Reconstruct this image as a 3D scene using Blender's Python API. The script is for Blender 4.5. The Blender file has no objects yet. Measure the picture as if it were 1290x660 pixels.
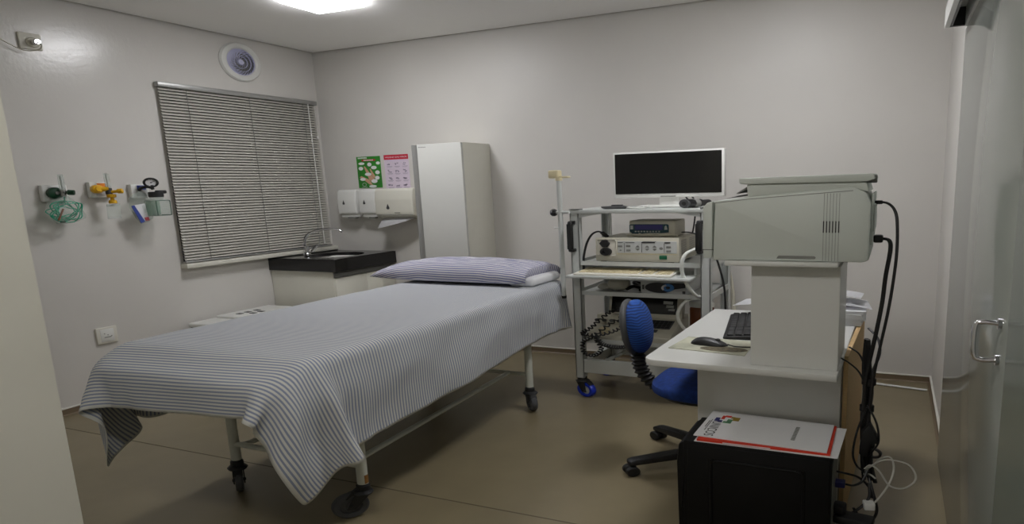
import bpy, bmesh, math, random
import numpy as np
from mathutils import Vector, Matrix, noise
random.seed(7)
C = bpy.context.scene
COL = C.collection
PI = math.pi

# ------------------------------------------------------------------ room units
# x runs along the back wall from the left wall, y from the back wall towards
# the camera (negative), z up.  Every builder works in these room units and the
# mesh helper turns them into the metres of the finished room.
UX, UY, UZ = 1.52861507, 1.24362106, 1.0
def W(p): return Vector((p[0]*UX, p[1]*UY, p[2]*UZ))

# ------------------------------------------------------------------ camera
cam = bpy.data.objects.new('camera', bpy.data.cameras.new('camera'))
COL.objects.link(cam); C.camera = cam
cam.data.sensor_fit = 'HORIZONTAL'; cam.data.sensor_width = 36.0
cam.data.lens = 827.03382/1290*36.0
cam.data.shift_x = (645-784.67923)/1290
cam.data.shift_y = (386.93705-330)/1290
cam.data.clip_start = 0.02
r = Vector((0.9260625, 0.3764352, -0.02654791))
d = Vector((0.04552636, -0.18128037, -0.98237711))
f = Vector((-0.37461394, 0.90853397, -0.18501467))
M = Matrix.Identity(4)
for i in range(3):
    M[i][0] = r[i]; M[i][1] = -d[i]; M[i][2] = -f[i]
loc = W((3.376, -3.997, 1.45))
M[0][3], M[1][3], M[2][3] = loc
cam.matrix_world = M

# ------------------------------------------------------------------ light and view
PANEL_POWER = 30.0          # radiance of the ceiling panels
world = bpy.data.worlds.new('world'); C.world = world
world.use_nodes = True
world.node_tree.nodes['Background'].inputs[0].default_value = (0.5, 0.52, 0.55, 1)
world.node_tree.nodes['Background'].inputs[1].default_value = 0.02
C.view_settings.view_transform = 'Standard'
C.view_settings.look = 'None'
C.view_settings.exposure = 0.64
C.view_settings.gamma = 1.0
C.view_settings.use_curve_mapping = False

# ------------------------------------------------------------------ materials
def lin(c):
    o = []
    for v in c[:3]:
        v = v/255.0
        o.append(v/12.92 if v <= 0.04045 else ((v+0.055)/1.055)**2.4)
    return (o[0], o[1], o[2], 1.0)
def mat(name, col, rough=0.5, metal=0.0, var=0.04, nscale=6.0, bump=0.0, bscale=60.0, spec=0.5,
        emit=None, estr=0.0, trans=0.0, alpha=1.0, coat=0.0, stretch=None):
    m = bpy.data.materials.new(name); m.use_nodes = True
    nt = m.node_tree; b = nt.nodes['Principled BSDF']
    b.inputs['Roughness'].default_value = rough
    b.inputs['Metallic'].default_value = metal
    b.inputs['Specular IOR Level'].default_value = spec
    b.inputs['Transmission Weight'].default_value = trans
    b.inputs['Alpha'].default_value = alpha
    b.inputs['Coat Weight'].default_value = coat
    tc = nt.nodes.new('ShaderNodeTexCoord')
    mp = nt.nodes.new('ShaderNodeMapping')
    nt.links.new(tc.outputs['Object'], mp.inputs['Vector'])
    if stretch: mp.inputs['Scale'].default_value = stretch
    n = nt.nodes.new('ShaderNodeTexNoise'); n.inputs['Scale'].default_value = nscale
    n.inputs['Detail'].default_value = 4.0
    nt.links.new(mp.outputs['Vector'], n.inputs['Vector'])
    rp = nt.nodes.new('ShaderNodeValToRGB')
    c = lin(col)
    rp.color_ramp.elements[0].position = 0.3; rp.color_ramp.elements[1].position = 0.7
    rp.color_ramp.elements[0].color = tuple(max(0, v*(1-var)) for v in c[:3])+(1,)
    rp.color_ramp.elements[1].color = tuple(min(1, v*(1+var)) for v in c[:3])+(1,)
    nt.links.new(n.outputs['Fac'], rp.inputs['Fac'])
    nt.links.new(rp.outputs['Color'], b.inputs['Base Color'])
    if bump > 0:
        n2 = nt.nodes.new('ShaderNodeTexNoise'); n2.inputs['Scale'].default_value = bscale
        n2.inputs['Detail'].default_value = 3.0
        nt.links.new(mp.outputs['Vector'], n2.inputs['Vector'])
        bp = nt.nodes.new('ShaderNodeBump'); bp.inputs['Strength'].default_value = bump
        bp.inputs['Distance'].default_value = 0.002
        nt.links.new(n2.outputs['Fac'], bp.inputs['Height'])
        nt.links.new(bp.outputs['Normal'], b.inputs['Normal'])
    if emit is not None:
        b.inputs['Emission Color'].default_value = lin(emit)
        b.inputs['Emission Strength'].default_value = estr
    return m
def stripe_mat(name, white, blue, freq, width, axis=1, hem=None):
    m = mat(name, white, rough=0.85, spec=0.2, bump=0.25, bscale=220)
    nt = m.node_tree; b = nt.nodes['Principled BSDF']
    uv = nt.nodes.new('ShaderNodeUVMap'); uv.uv_map = 'UVMap'
    sp = nt.nodes.new('ShaderNodeSeparateXYZ'); nt.links.new(uv.outputs['UV'], sp.inputs[0])
    mu = nt.nodes.new('ShaderNodeMath'); mu.operation = 'MULTIPLY'; mu.inputs[1].default_value = freq
    nt.links.new(sp.outputs[axis], mu.inputs[0])
    fr = nt.nodes.new('ShaderNodeMath'); fr.operation = 'FRACT'; nt.links.new(mu.outputs[0], fr.inputs[0])
    lt = nt.nodes.new('ShaderNodeMath'); lt.operation = 'LESS_THAN'; lt.inputs[1].default_value = width
    nt.links.new(fr.outputs[0], lt.inputs[0])
    mx = nt.nodes.new('ShaderNodeMix'); mx.data_type = 'RGBA'
    mx.inputs[6].default_value = lin(white); mx.inputs[7].default_value = lin(blue)
    nt.links.new(lt.outputs[0], mx.inputs[0])
    last = mx.outputs[2]
    if hem:
        prev = None
        for ax, lo in ((0, 0.0), (0, hem[0]), (1, 0.0), (1, hem[1])):
            a = nt.nodes.new('ShaderNodeMath'); a.operation = 'COMPARE'; a.inputs[1].default_value = lo; a.inputs[2].default_value = 0.009
            nt.links.new(sp.outputs[ax], a.inputs[0])
            if prev is None: prev = a
            else:
                c = nt.nodes.new('ShaderNodeMath'); c.operation = 'MAXIMUM'
                nt.links.new(prev.outputs[0], c.inputs[0]); nt.links.new(a.outputs[0], c.inputs[1]); prev = c
        m2 = nt.nodes.new('ShaderNodeMix'); m2.data_type = 'RGBA'; m2.inputs[7].default_value = lin(white)
        nt.links.new(prev.outputs[0], m2.inputs[0]); nt.links.new(last, m2.inputs[6]); last = m2.outputs[2]
    nt.links.new(last, b.inputs['Base Color'])
    return m
m_wall = mat('wall_paint', (214, 211, 206), rough=0.42, var=0.02, nscale=2, bump=0.10, bscale=38)
m_wallL = mat('gloss_wall_paint', (214, 211, 206), rough=0.22, var=0.02, nscale=2, bump=0.35, bscale=45)
m_near = mat('near_wall_paint', (205, 203, 192), rough=0.5, var=0.03, nscale=3, bump=0.1)
m_ceil = mat('ceiling_paint', (251, 250, 248), rough=0.8, var=0.01, nscale=2)
m_gap = mat('ceiling_gap', (120, 118, 112), rough=0.9)
m_floor = mat('vinyl_floor', (128, 117, 92), rough=0.38, var=0.07, nscale=5, bump=0.05, bscale=90)
m_seam = mat('floor_seam', (92, 82, 64), rough=0.8)
m_base = mat('baseboard_vinyl', (112, 96, 74), rough=0.5, var=0.05)
m_cap = mat('white_trim', (216, 213, 204), rough=0.45)
m_white = mat('white_laminate', (212, 212, 208), rough=0.35, var=0.01)
m_greywhite = mat('pale_grey_laminate', (196, 198, 196), rough=0.4, var=0.015)
m_cream = mat('cream_laminate', (222, 220, 208), rough=0.42, var=0.02)
m_creamp = mat('cream_plastic', (202, 198, 182), rough=0.45, var=0.03)
m_creamy = mat('cream_yellow_plastic', (212, 200, 164), rough=0.45, var=0.03)
m_whitep = mat('white_plastic', (226, 226, 222), rough=0.38, var=0.01)
m_beigep = mat('old_white_plastic', (222, 219, 208), rough=0.42, var=0.02)
m_cabdoor = mat('cupboard_white', (204, 204, 199), rough=0.4, var=0.01)
m_granite = mat('black_granite', (26, 25, 26), rough=0.18, var=0.5, nscale=180)
m_steel = mat('brushed_steel', (186, 186, 184), rough=0.28, metal=1.0, var=0.05, nscale=30)
m_chrome = mat('chrome', (212, 212, 216), rough=0.1, metal=1.0, var=0.01)
m_alu = mat('aluminium', (168, 168, 166), rough=0.4, metal=0.6, var=0.03)
m_slat = mat('blind_slat', (196, 193, 184), rough=0.42, metal=0.1, var=0.03)
m_darkglass = mat('night_glass', (18, 18, 19), rough=0.12, var=0.1)
m_black = mat('black_plastic', (22, 22, 23), rough=0.42, var=0.15, nscale=20)
m_case = mat('tower_black', (7, 7, 8), rough=0.55, spec=0.25, var=0.15, nscale=30)
m_cord = mat('grey_white_cord', (186, 184, 174), rough=0.5)
m_blackm = mat('matte_black', (17, 17, 18), rough=0.62, var=0.2, nscale=40)
m_rubber = mat('black_rubber', (33, 33, 34), rough=0.6, var=0.15)
m_greyrub = mat('grey_rubber', (74, 75, 78), rough=0.6, var=0.1)
m_screen = mat('dark_screen', (14, 14, 15), rough=0.14, var=0.05)
m_bed = mat('bed_enamel', (206, 208, 198), rough=0.35, var=0.03, nscale=12)
m_rust = mat('rust', (140, 96, 44), rough=0.8, var=0.3, nscale=60)
m_matt = mat('mattress_vinyl', (60, 70, 84), rough=0.55)
m_cart = mat('cart_enamel', (196, 199, 196), rough=0.38, var=0.02)
m_cartd = mat('cart_grey', (120, 122, 120), rough=0.45)
m_bluew = mat('blue_wheel', (20, 52, 190), rough=0.4, var=0.1)
m_greyp = mat('printer_grey', (206, 211, 205), rough=0.5, var=0.01)
m_dgrey = mat('dark_grey', (70, 71, 72), rough=0.5, var=0.05)
m_mgrey = mat('mid_grey', (128, 128, 124), rough=0.5, var=0.04)
m_tan = mat('fibreboard', (196, 164, 116), rough=0.7, var=0.10, nscale=40, stretch=(1, 1, 6))
m_fabric = None
m_paper = mat('paper', (232, 232, 234), rough=0.85, var=0.01)
m_red = mat('red_card', (214, 52, 26), rough=0.6, var=0.06)
m_teal = mat('teal_panel', (14, 62, 74), rough=0.4, var=0.05)
m_lcd = mat('blue_display', (62, 60, 122), rough=0.25, var=0.05)
m_green = mat('green_switch', (8, 96, 62), rough=0.35, var=0.05)
m_dgreen = mat('green_knob', (12, 62, 36), rough=0.4, var=0.08)
m_tubeg = mat('green_tubing', (40, 176, 140), rough=0.35, var=0.06)
m_yellow = mat('yellow_plastic', (240, 184, 20), rough=0.4, var=0.06)
m_orange = mat('orange_label', (236, 140, 40), rough=0.5)
m_brown = mat('brown_bottle', (112, 56, 18), rough=0.3, var=0.12)
m_blue = mat('blue_print', (58, 76, 158), rough=0.5)
m_sky = mat('light_blue_print', (70, 130, 196), rough=0.4)
m_pink = mat('pink_print', (196, 84, 96), rough=0.6)
m_hose = mat('white_hose', (222, 224, 218), rough=0.4)
m_pgreen = mat('poster_green', (46, 134, 40), rough=0.5, var=0.45, nscale=3)
m_pred = mat('poster_red', (200, 24, 56), rough=0.5)
m_plil = mat('poster_lilac', (222, 208, 224), rough=0.5, var=0.02)
m_skin = mat('printed_skin', (206, 160, 132), rough=0.5, var=0.1)
m_print = mat('printed_grey', (150, 140, 160), rough=0.6)
m_lilac = mat('lilac_plastic', (206, 206, 232), rough=0.4, var=0.02)
m_ink = mat('ink', (24, 24, 28), rough=0.6)
m_olive = mat('olive_print', (150, 124, 34), rough=0.6)
m_pgr = mat('green_print', (96, 150, 110), rough=0.6)
m_navy = mat('navy_print', (40, 40, 110), rough=0.6)
m_panel = mat('lit_panel', (255, 255, 255), emit=(252, 252, 255), estr=PANEL_POWER*0.90)
m_panel2 = mat('lit_panel_bright', (255, 255, 255), emit=(252, 252, 255), estr=PANEL_POWER*0.95)
m_fill_panel = mat('fill_panel_entrance', (255, 255, 255), emit=(255, 252, 248), estr=PANEL_POWER*0.85)
m_door = mat('door_laminate', (150, 154, 148), rough=0.13, var=0.015, nscale=1.5)
m_door2 = mat('grey_green_panel', (112, 122, 114), rough=0.25, var=0.02)
m_pad = mat('mouse_pad_print', (178, 178, 158), rough=0.7, var=0.35, nscale=8)
m_wicker = mat('pad_dark_print', (96, 88, 66), rough=0.7, var=0.6, nscale=70)
def clear_mat(name, tint, a=0.3, rough=0.1):
    m = bpy.data.materials.new(name); m.use_nodes = True
    nt = m.node_tree; b = nt.nodes['Principled BSDF']
    b.inputs['Base Color'].default_value = lin(tint)
    b.inputs['Roughness'].default_value = rough
    tr = nt.nodes.new('ShaderNodeBsdfTransparent'); tr.inputs[0].default_value = (0.96, 0.98, 0.97, 1)
    mx = nt.nodes.new('ShaderNodeMixShader')
    ns = nt.nodes.new('ShaderNodeTexNoise'); ns.inputs['Scale'].default_value = 25
    mr = nt.nodes.new('ShaderNodeMapRange'); mr.inputs[3].default_value = a*0.6; mr.inputs[4].default_value = a*1.4
    nt.links.new(ns.outputs['Fac'], mr.inputs[0]); nt.links.new(mr.outputs[0], mx.inputs[0])
    nt.links.new(tr.outputs[0], mx.inputs[1]); nt.links.new(b.outputs[0], mx.inputs[2])
    nt.links.new(mx.outputs[0], nt.nodes['Material Output'].inputs['Surface'])
    return m
m_clear = clear_mat('clear_plastic', (225, 232, 228), 0.28)
m_bag = clear_mat('bag_film', (222, 230, 224), 0.14, 0.2)
m_jar = clear_mat('jar_glass', (196, 212, 204), 0.20)

# ------------------------------------------------------------------ mesh helper
class G:
    """collects shapes in room units"""
    def __init__(s):
        s.bm = bmesh.new(); s.X = Matrix.Identity(4); s.mi = 0
    def at(s, loc=(0, 0, 0), rz=0.0, rx=0.0, ry=0.0):
        s.X = Matrix.Translation(Vector(loc)) @ Matrix.Rotation(rz, 4, 'Z') @ Matrix.Rotation(ry, 4, 'Y') @ Matrix.Rotation(rx, 4, 'X')
        return s
    def merge(s, t):
        vs = [s.bm.verts.new(s.X @ v.co) for v in t.verts]
        t.verts.index_update()
        for fc in t.faces:
            try:
                nf = s.bm.faces.new([vs[v.index] for v in fc.verts]); nf.material_index = s.mi; nf.smooth = True
            except ValueError: pass
        t.free(); return s
    def box(s, x0, x1, y0, y1, z0, z1, bev=0.0, seg=2):
        t = bmesh.new(); bmesh.ops.create_cube(t, size=1.0)
        for v in t.verts:
            v.co = Vector(((x0+x1)/2+v.co.x*(x1-x0), (y0+y1)/2+v.co.y*(y1-y0), (z0+z1)/2+v.co.z*(z1-z0)))
        if bev > 0:
            bmesh.ops.bevel(t, geom=t.edges[:], offset=bev, segments=seg, affect='EDGES', profile=0.5)
        return s.merge(t)
    def prism(s, poly, org, u, v, w, bev=0.0, seg=2):
        """polygon (a,b) list in plane org + a*u + b*v, extruded along w"""
        t = bmesh.new(); org, u, v, w = Vector(org), Vector(u), Vector(v), Vector(w)
        a = [t.verts.new(org+u*p[0]+v*p[1]) for p in poly]
        b = [t.verts.new(org+u*p[0]+v*p[1]+w) for p in poly]
        n = len(poly)
        t.faces.new(a); t.faces.new(b[::-1])
        for i in range(n): t.faces.new((a[i], b[i], b[(i+1) % n], a[(i+1) % n]))
        bmesh.ops.recalc_face_normals(t, faces=t.faces[:])
        if bev > 0:
            bmesh.ops.bevel(t, geom=t.edges[:], offset=bev, segments=seg, affect='EDGES', profile=0.5)
        return s.merge(t)
    def lathe(s, prof, org=(0, 0, 0), axis=(0, 0, 1), n=28, sx=1.0, sy=1.0, a0=0.0, a1=2*PI):
        ax = Vector(axis).normalized(); q = ax.to_track_quat('Z', 'Y'); org = Vector(org)
        t = bmesh.new(); rings = []
        full = abs(a1-a0-2*PI) < 1e-6
        m = n if full else n+1
        for (rr, z) in prof:
            if rr < 1e-6: rings.append([t.verts.new(org+q @ Vector((0, 0, z)))])
            else: rings.append([t.verts.new(org+q @ Vector((rr*sx*math.cos(a0+(a1-a0)*k/n), rr*sy*math.sin(a0+(a1-a0)*k/n), z))) for k in range(m)])
        for i in range(len(rings)-1):
            A, B = rings[i], rings[i+1]
            for k in range(n):
                k2 = (k+1) % m
                if len(A) == 1 and len(B) == 1: continue
                if len(A) == 1: t.faces.new((A[0], B[k], B[k2]))
                elif len(B) == 1: t.faces.new((A[k], B[0], A[k2]))
                else: t.faces.new((A[k], B[k], B[k2], A[k2]))
        bmesh.ops.recalc_face_normals(t, faces=t.faces[:])
        return s.merge(t)
    def cyl(s, p0, p1, r0, r1=None, n=20, e=0.0):
        r1 = r0 if r1 is None else r1
        p0, p1 = Vector(p0), Vector(p1); L = (p1-p0).length
        if e > 0: prof = [(0, 0), (r0-e, 0), (r0, e), (r1, L-e), (r1-e, L), (0, L)]
        else: prof = [(0, 0), (r0, 0), (r1, L), (0, L)]
        return s.lathe(prof, p0, p1-p0, n)
    def tube(s, pts, rad, n=8, sub=6, closed=False):
        P = [Vector(p) for p in pts]
        if sub > 1 and len(P) > 2:
            Q = []; m = len(P)
            rng = range(m) if closed else range(m-1)
            for i in rng:
                p0 = P[(i-1) % m] if closed or i > 0 else P[0]*2-P[1]
                p1 = P[i]; p2 = P[(i+1) % m]
                p3 = P[(i+2) % m] if closed or i+2 < m else P[-1]*2-P[-2]
                for k in range(sub):
                    tt = k/sub
                    Q.append(0.5*((2*p1)+(p2-p0)*tt+(2*p0-5*p1+4*p2-p3)*tt**2+(3*p1-p0-3*p2+p3)*tt**3))
            if not closed: Q.append(P[-1])
            P = Q
        t = bmesh.new(); rings = []; N = len(P)
        T = [(P[(i+1) % N if closed else min(i+1, N-1)]-P[(i-1) % N if closed else max(i-1, 0)]).normalized() for i in range(N)]
        up = Vector((0, 0, 1)) if abs(T[0].z) < 0.9 else Vector((1, 0, 0))
        nrm = (up-T[0]*up.dot(T[0])).normalized()
        for i in range(N):
            nrm = (nrm-T[i]*nrm.dot(T[i]))
            nrm = nrm.normalized() if nrm.length > 1e-6 else T[i].orthogonal().normalized()
            b = T[i].cross(nrm)
            rr = rad(i/(N-1)) if callable(rad) else rad
            rings.append([t.verts.new(P[i]+(nrm*math.cos(2*PI*k/n)+b*math.sin(2*PI*k/n))*rr) for k in range(n)])
        for i in range(N if closed else N-1):
            A, B = rings[i], rings[(i+1) % N]
            for k in range(n): t.faces.new((A[k], A[(k+1) % n], B[(k+1) % n], B[k]))
        if not closed: t.faces.new(rings[0][::-1]); t.faces.new(rings[-1])
        bmesh.ops.recalc_face_normals(t, faces=t.faces[:])
        return s.merge(t)
    def ell(s, c, rx, ry, rz, p=2.0, nu=28, nv=16):
        """super-ellipsoid"""
        t = bmesh.new(); rows = []
        sg = lambda v, e: math.copysign(abs(v)**e, v)
        e = 2.0/p
        for j in range(nv+1):
            ph = -PI/2+PI*j/nv
            if j in (0, nv): rows.append([t.verts.new((c[0], c[1], c[2]+rz*math.sin(ph)))]); continue
            rows.append([t.verts.new((c[0]+rx*sg(math.cos(ph), e)*sg(math.cos(2*PI*k/nu), e), c[1]+ry*sg(math.cos(ph), e)*sg(math.sin(2*PI*k/nu), e), c[2]+rz*sg(math.sin(ph), e))) for k in range(nu)])
        for j in range(nv):
            A, B = rows[j], rows[j+1]
            for k in range(nu):
                k2 = (k+1) % nu
                if len(A) == 1: t.faces.new((A[0], B[k2], B[k]))
                elif len(B) == 1: t.faces.new((A[k], A[k2], B[0]))
                else: t.faces.new((A[k], A[k2], B[k2], B[k]))
        bmesh.ops.recalc_face_normals(t, faces=t.faces[:])
        return s.merge(t)
    def disc(s, c, u, v, a, b, n=24):
        t = bmesh.new(); c, u, v = Vector(c), Vector(u), Vector(v)
        t.faces.new([t.verts.new(c+u*a*math.cos(2*PI*k/n)+v*b*math.sin(2*PI*k/n)) for k in range(n)])
        return s.merge(t)
    def quad(s, a, b, c, d):
        t = bmesh.new(); t.faces.new([t.verts.new(p) for p in (a, b, c, d)]); return s.merge(t)
    def build(s, name, mats, parent=None, ang=38.0):
        if not isinstance(mats, (list, tuple)): mats = [mats]
        bm = s.bm
        for v in bm.verts: v.co = W(v.co)
        if parent is None:
            xs = [v.co.x for v in bm.verts]; ys = [v.co.y for v in bm.verts]; zs = [v.co.z for v in bm.verts]
            base = Vector(((min(xs)+max(xs))/2, (min(ys)+max(ys))/2, min(zs)))
        else: base = BASE[parent.name]
        for v in bm.verts: v.co -= base
        me = bpy.data.meshes.new(name); bm.to_mesh(me); bm.free()
        for m in mats: me.materials.append(m)
        me.set_sharp_from_angle(angle=math.radians(ang))
        o = bpy.data.objects.new(name, me); COL.objects.link(o)
        if parent is None: o.location = base
        else: o.parent = parent
        BASE[o.name] = base
        return o
BASE = {}
def tag(o, label=None, cat=None, group=None, kind=None):
    if label: o['label'] = label
    if cat: o['category'] = cat
    if group: o['group'] = group
    if kind: o['kind'] = kind
    return o
def thing(name, base, label, cat, group=None):
    o = bpy.data.objects.new(name, None); COL.objects.link(o)
    o.empty_display_size = 0.05
    o.location = W(base); BASE[o.name] = W(base)
    return tag(o, label, cat, group)
def struct(o): o['kind'] = 'structure'; return o
def copy_tree(o, delta, label=None, parent=None):
    c = o.copy(); COL.objects.link(c)
    if parent is None:
        c.location = o.location + W(delta)
        if label: c['label'] = label
    else: c.parent = parent
    BASE[c.name] = BASE[o.name] + W(delta)
    for ch in list(o.children): copy_tree(ch, delta, None, c)
    return c
def letters(name, text, size, mats, parent, org, u, v, depth=0.0006, align='LEFT'):
    """flat lettering laid in the plane org + a*u + b*v (room units)"""
    cu = bpy.data.curves.new(name, 'FONT'); cu.body = text; cu.size = size; cu.align_x = align
    to = bpy.data.objects.new(name, cu); COL.objects.link(to)
    dg = bpy.context.evaluated_depsgraph_get(); dg.update()
    me = bpy.data.meshes.new_from_object(to.evaluated_get(dg))
    bpy.data.objects.remove(to); bpy.data.curves.remove(cu)
    org, u, v = Vector(org), Vector(u), Vector(v); w = u.cross(v).normalized()*depth
    g = G(); t = bmesh.new(); t.from_mesh(me); bpy.data.meshes.remove(me)
    for q in t.verts: q.co = org+u*q.co.x+v*q.co.y+w
    g.merge(t)
    return g.build(name, mats, parent)

# ================================================================== SETTING
XR, YN, ZC = 3.575, -4.7, 2.735
struct(G().box(-0.1, XR+0.1, YN-0.1, 0.1, -0.1, 0.0).build('floor', m_floor))
struct(G().box(-0.1, 0.0, YN, 0.0, 0.0, 2.80).build('wall_left', m_wallL))
struct(G().box(-0.1, XR+0.1, 0.0, 0.1, 0.0, 2.80).build('wall_back', m_wall))
struct(G().box(XR, XR+0.1, YN, 0.0, 0.0, 2.80).build('wall_right', m_wall))
struct(G().box(-0.1, XR+0.1, YN-0.1, YN, 0.0, 2.80).build('wall_front', m_wall))
struct(G().box(0.0, 2.03, YN, -3.2, 0.0, ZC).build('wall_near_left', m_near))
g = G(); g.box(0.025, XR-0.025, YN, -0.025, ZC, ZC+0.02)
g.mi = 1; g.box(-0.1, XR+0.1, YN-0.1, 0.1, 2.80, 2.85)
struct(g.build('ceiling', [m_ceil, m_gap]))
# floor welds
struct(G().box(0.0, XR, -2.113, -2.107, 0.0, 0.0006).build('trim_1', m_seam))
# baseboards: a vinyl cove with a white cap
def baseboard(name, poly, org, u, w, cap):
    b = struct(G().prism(poly, org, u, (0, 0, 1), w).build(name, m_base))
    G().prism(cap, org, u, (0, 0, 1), w).build('cap', m_cap, b)
cove = [(0, 0), (0.016, 0), (0.009, 0.008), (0.006, 0.042), (0, 0.042)]
capp = [(0, 0.042), (0.0085, 0.042), (0.0085, 0.047), (0, 0.05)]
baseboard('baseboard_back', cove, (0.53, 0, 0), (0, -1, 0), (XR-0.53, 0, 0), capp)
baseboard('baseboard_left', cove, (0, -3.2, 0), (1, 0, 0), (0, 2.59, 0), capp)
baseboard('baseboard_right', cove, (XR, -2.6, 0), (-1, 0, 0), (0, 2.6, 0), capp)

# window behind the blind
wn = struct(G().box(0.0, 0.003, -1.212, -0.055, 0.925, 2.27).build('window_1', m_darkglass))
g = G()
for a in ((-1.212, -1.203, 0.925, 2.27), (-0.065, -0.055, 0.925, 2.27), (-0.63, -0.60, 0.925, 2.27), (-1.212, -0.055, 0.925, 0.94), (-1.212, -0.055, 2.255, 2.27)):
    g.box(0.002, 0.005, a[0], a[1], a[2], a[3])
g.build('window_frame', m_dgrey, wn)
G().box(0.0, 0.05, -1.235, -0.005, 0.885, 0.922, 0.004).build('window_sill', m_cream, wn)

# sliding door hung on the right wall, fixed panel beside it, rail above
XD = 3.551
dr = struct(G().box(XD, XD+0.018, -2.597, -1.16, 0.012, 2.10, 0.002).build('door_1', m_door))
g = G()
g.tube([(XD, -2.497, 1.075), (XD-0.026, -2.493, 1.077), (XD-0.036, -2.490, 1.064), (XD-0.036, -2.490, 0.992), (XD-0.026, -2.493, 0.978), (XD, -2.497, 0.98)], 0.0065, 12, 5)
g.cyl((XD, -2.497, 1.075), (XD-0.006, -2.497, 1.075), 0.014); g.cyl((XD, -2.497, 0.98), (XD-0.006, -2.497, 0.98), 0.014)
g.build('door_handle', m_chrome, dr)
d2 = struct(G().box(XD-0.004, XD+0.02, -4.6, -2.606, 0.0, 2.10, 0.002).build('door_2', m_door2))
g = G()
g.box(3.492, 3.505, -4.6, -1.205, 2.10, 2.19); g.box(3.545, 3.574, -4.6, -1.205, 2.1005, 2.19)
g.box(3.492, 3.574, -4.6, -1.205, 2.18, 2.195)
tr = struct(g.build('trim_2', m_white))
g = G(); g.box(3.505, 3.513, -4.6, -1.206, 2.104, 2.18); g.box(3.505, 3.562, -1.222, -1.206, 2.102, 2.18)
g.build('rubber_seal', m_black, tr)

# ================================================================== LAMPS
def ceiling_panel(x0, y0, label, m):
    t = thing('ceiling_panel', (x0+0.14, y0+0.14, ZC-0.028), label, 'ceiling light', 'square ceiling panels')
    g = G()
    for a in ((x0-0.006, x0+0.002, y0-0.006, y0+0.286), (x0+0.278, x0+0.286, y0-0.006, y0+0.286), (x0, x0+0.28, y0-0.006, y0+0.002), (x0, x0+0.28, y0+0.278, y0+0.286)):
        g.box(a[0], a[1], a[2], a[3], ZC-0.004, ZC)
    g.build('frame', m_whitep, t)
    G().box(x0+0.002, x0+0.278, y0+0.002, y0+0.278, ZC-0.028, ZC-0.001).build('diffuser', m, t)
    return t
ceiling_panel(0.830, -1.178, 'bright square light panel in the ceiling over the stretcher, its far corner in view', m_panel)
ceiling_panel(2.70, -1.36, 'bright square light panel in the ceiling above the desk, just above the picture', m_panel2)
ceiling_panel(2.65, -3.75, 'added square fill light panel in the ceiling of the entrance, unseen behind the viewer', m_fill_panel)  # unseen fixture added as fill for the faces turned towards the camera

# ================================================================== LEFT WALL
# extractor
vc = (0.0, -0.629, 2.540)
t = thing('extractor_vent', vc, 'round white extractor vent with lilac swirl grille high on the left wall', 'vent')
g = G(); g.lathe([(0.105, 0.0), (0.155, 0.0), (0.156, 0.006), (0.146, 0.016), (0.118, 0.020), (0.108, 0.014), (0.105, 0.0)], vc, (1, 0, 0), 48)
g.build('ring', m_whitep, t)
G().lathe([(0.106, 0.001), (0.0, 0.001)], vc, (1, 0, 0), 40).build('duct', m_mgrey, t)
g = G()
def vane(ra, rb, a, tw, wd, lean):
    P = []
    n = 5
    for k in range(n+1):
        q = k/n; rr = ra+(rb-ra)*q; an = a+tw*q
        P.append((rr, an))
    for k in range(n):
        (r1, a1), (r2, a2) = P[k], P[k+1]
        def pt(rr, an, h): return (vc[0]+h, vc[1]+rr*math.sin(an), vc[2]+rr*math.cos(an))
        w1, w2 = wd*r1/0.1, wd*r2/0.1
        g.quad(pt(r1, a1-w1, 0.004), pt(r2, a2-w2, 0.004), pt(r2, a2+w2, 0.012), pt(r1, a1+w1, 0.012))
for (ra, rb, nn, off) in ((0.022, 0.050, 14, 0.0), (0.050, 0.078, 18, 0.1), (0.078, 0.106, 24, 0.05)):
    for k in range(nn): vane(ra, rb, off+2*PI*k/nn, 0.45, 0.115, 0)
for rr in (0.050, 0.078, 0.104):
    g.lathe([(rr-0.0015, 0.004), (rr-0.0015, 0.011), (rr+0.0015, 0.011), (rr+0.0015, 0.004)], vc, (1, 0, 0), 40)
g.lathe([(0.0, 0.014), (0.02, 0.013), (0.024, 0.006), (0.024, 0.002)], vc, (1, 0, 0), 24)
g.build('grille', m_lilac, t)

# sockets
def plate(parent, y0, y1, z0, z1, th=0.01, m=m_beigep, name='plate', x=0.0):
    return G().box(x, x+th, y0, y1, z0, z1, min(0.006, th*0.45), 3).build(name, m, parent)
t = thing('wall_socket', (0, -1.83, 2.385), 'square cream cable outlet high on the left wall near the ceiling', 'wall outlet')
plate(t, -1.885, -1.785, 2.392, 2.492, 0.012)
G().lathe([(0, 0.012), (0.030, 0.012), (0.031, 0.016), (0.026, 0.020), (0, 0.020)], (0, -1.828, 2.435), (1, 0, 0), 24).build('bezel', m_creamp, t)
g = G(); g.cyl((0.02, -1.828, 2.435), (0.05, -1.828, 2.435), 0.017, n=18, e=0.003)
p = g.build('cable_plug', m_chrome)
tag(p, 'shiny round metal plug with thin cable in the high outlet', 'plug')
g = G(); g.tube([(0.05, -1.828, 2.432), (0.07, -1.827, 2.41), (0.06, -1.835, 2.385), (0.03, -1.87, 2.375), (0.02, -1.92, 2.395), (0.02, -2.02, 2.46), (0.015, -2.12, 2.52), (0.012, -2.25, 2.56)], 0.0032, 7, 6)
g.build('cable', m_creamp, p)
t = thing('wall_socket', (0, -1.72, 0.43), 'white power socket low on the left wall above the near end of the stretcher', 'wall outlet')
plate(t, -1.775, -1.665, 0.428, 0.545, 0.010)
G().box(0.009, 0.012, -1.755, -1.685, 0.442, 0.531, 0.001).build('module', m_whitep, t)
g = G()
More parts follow.
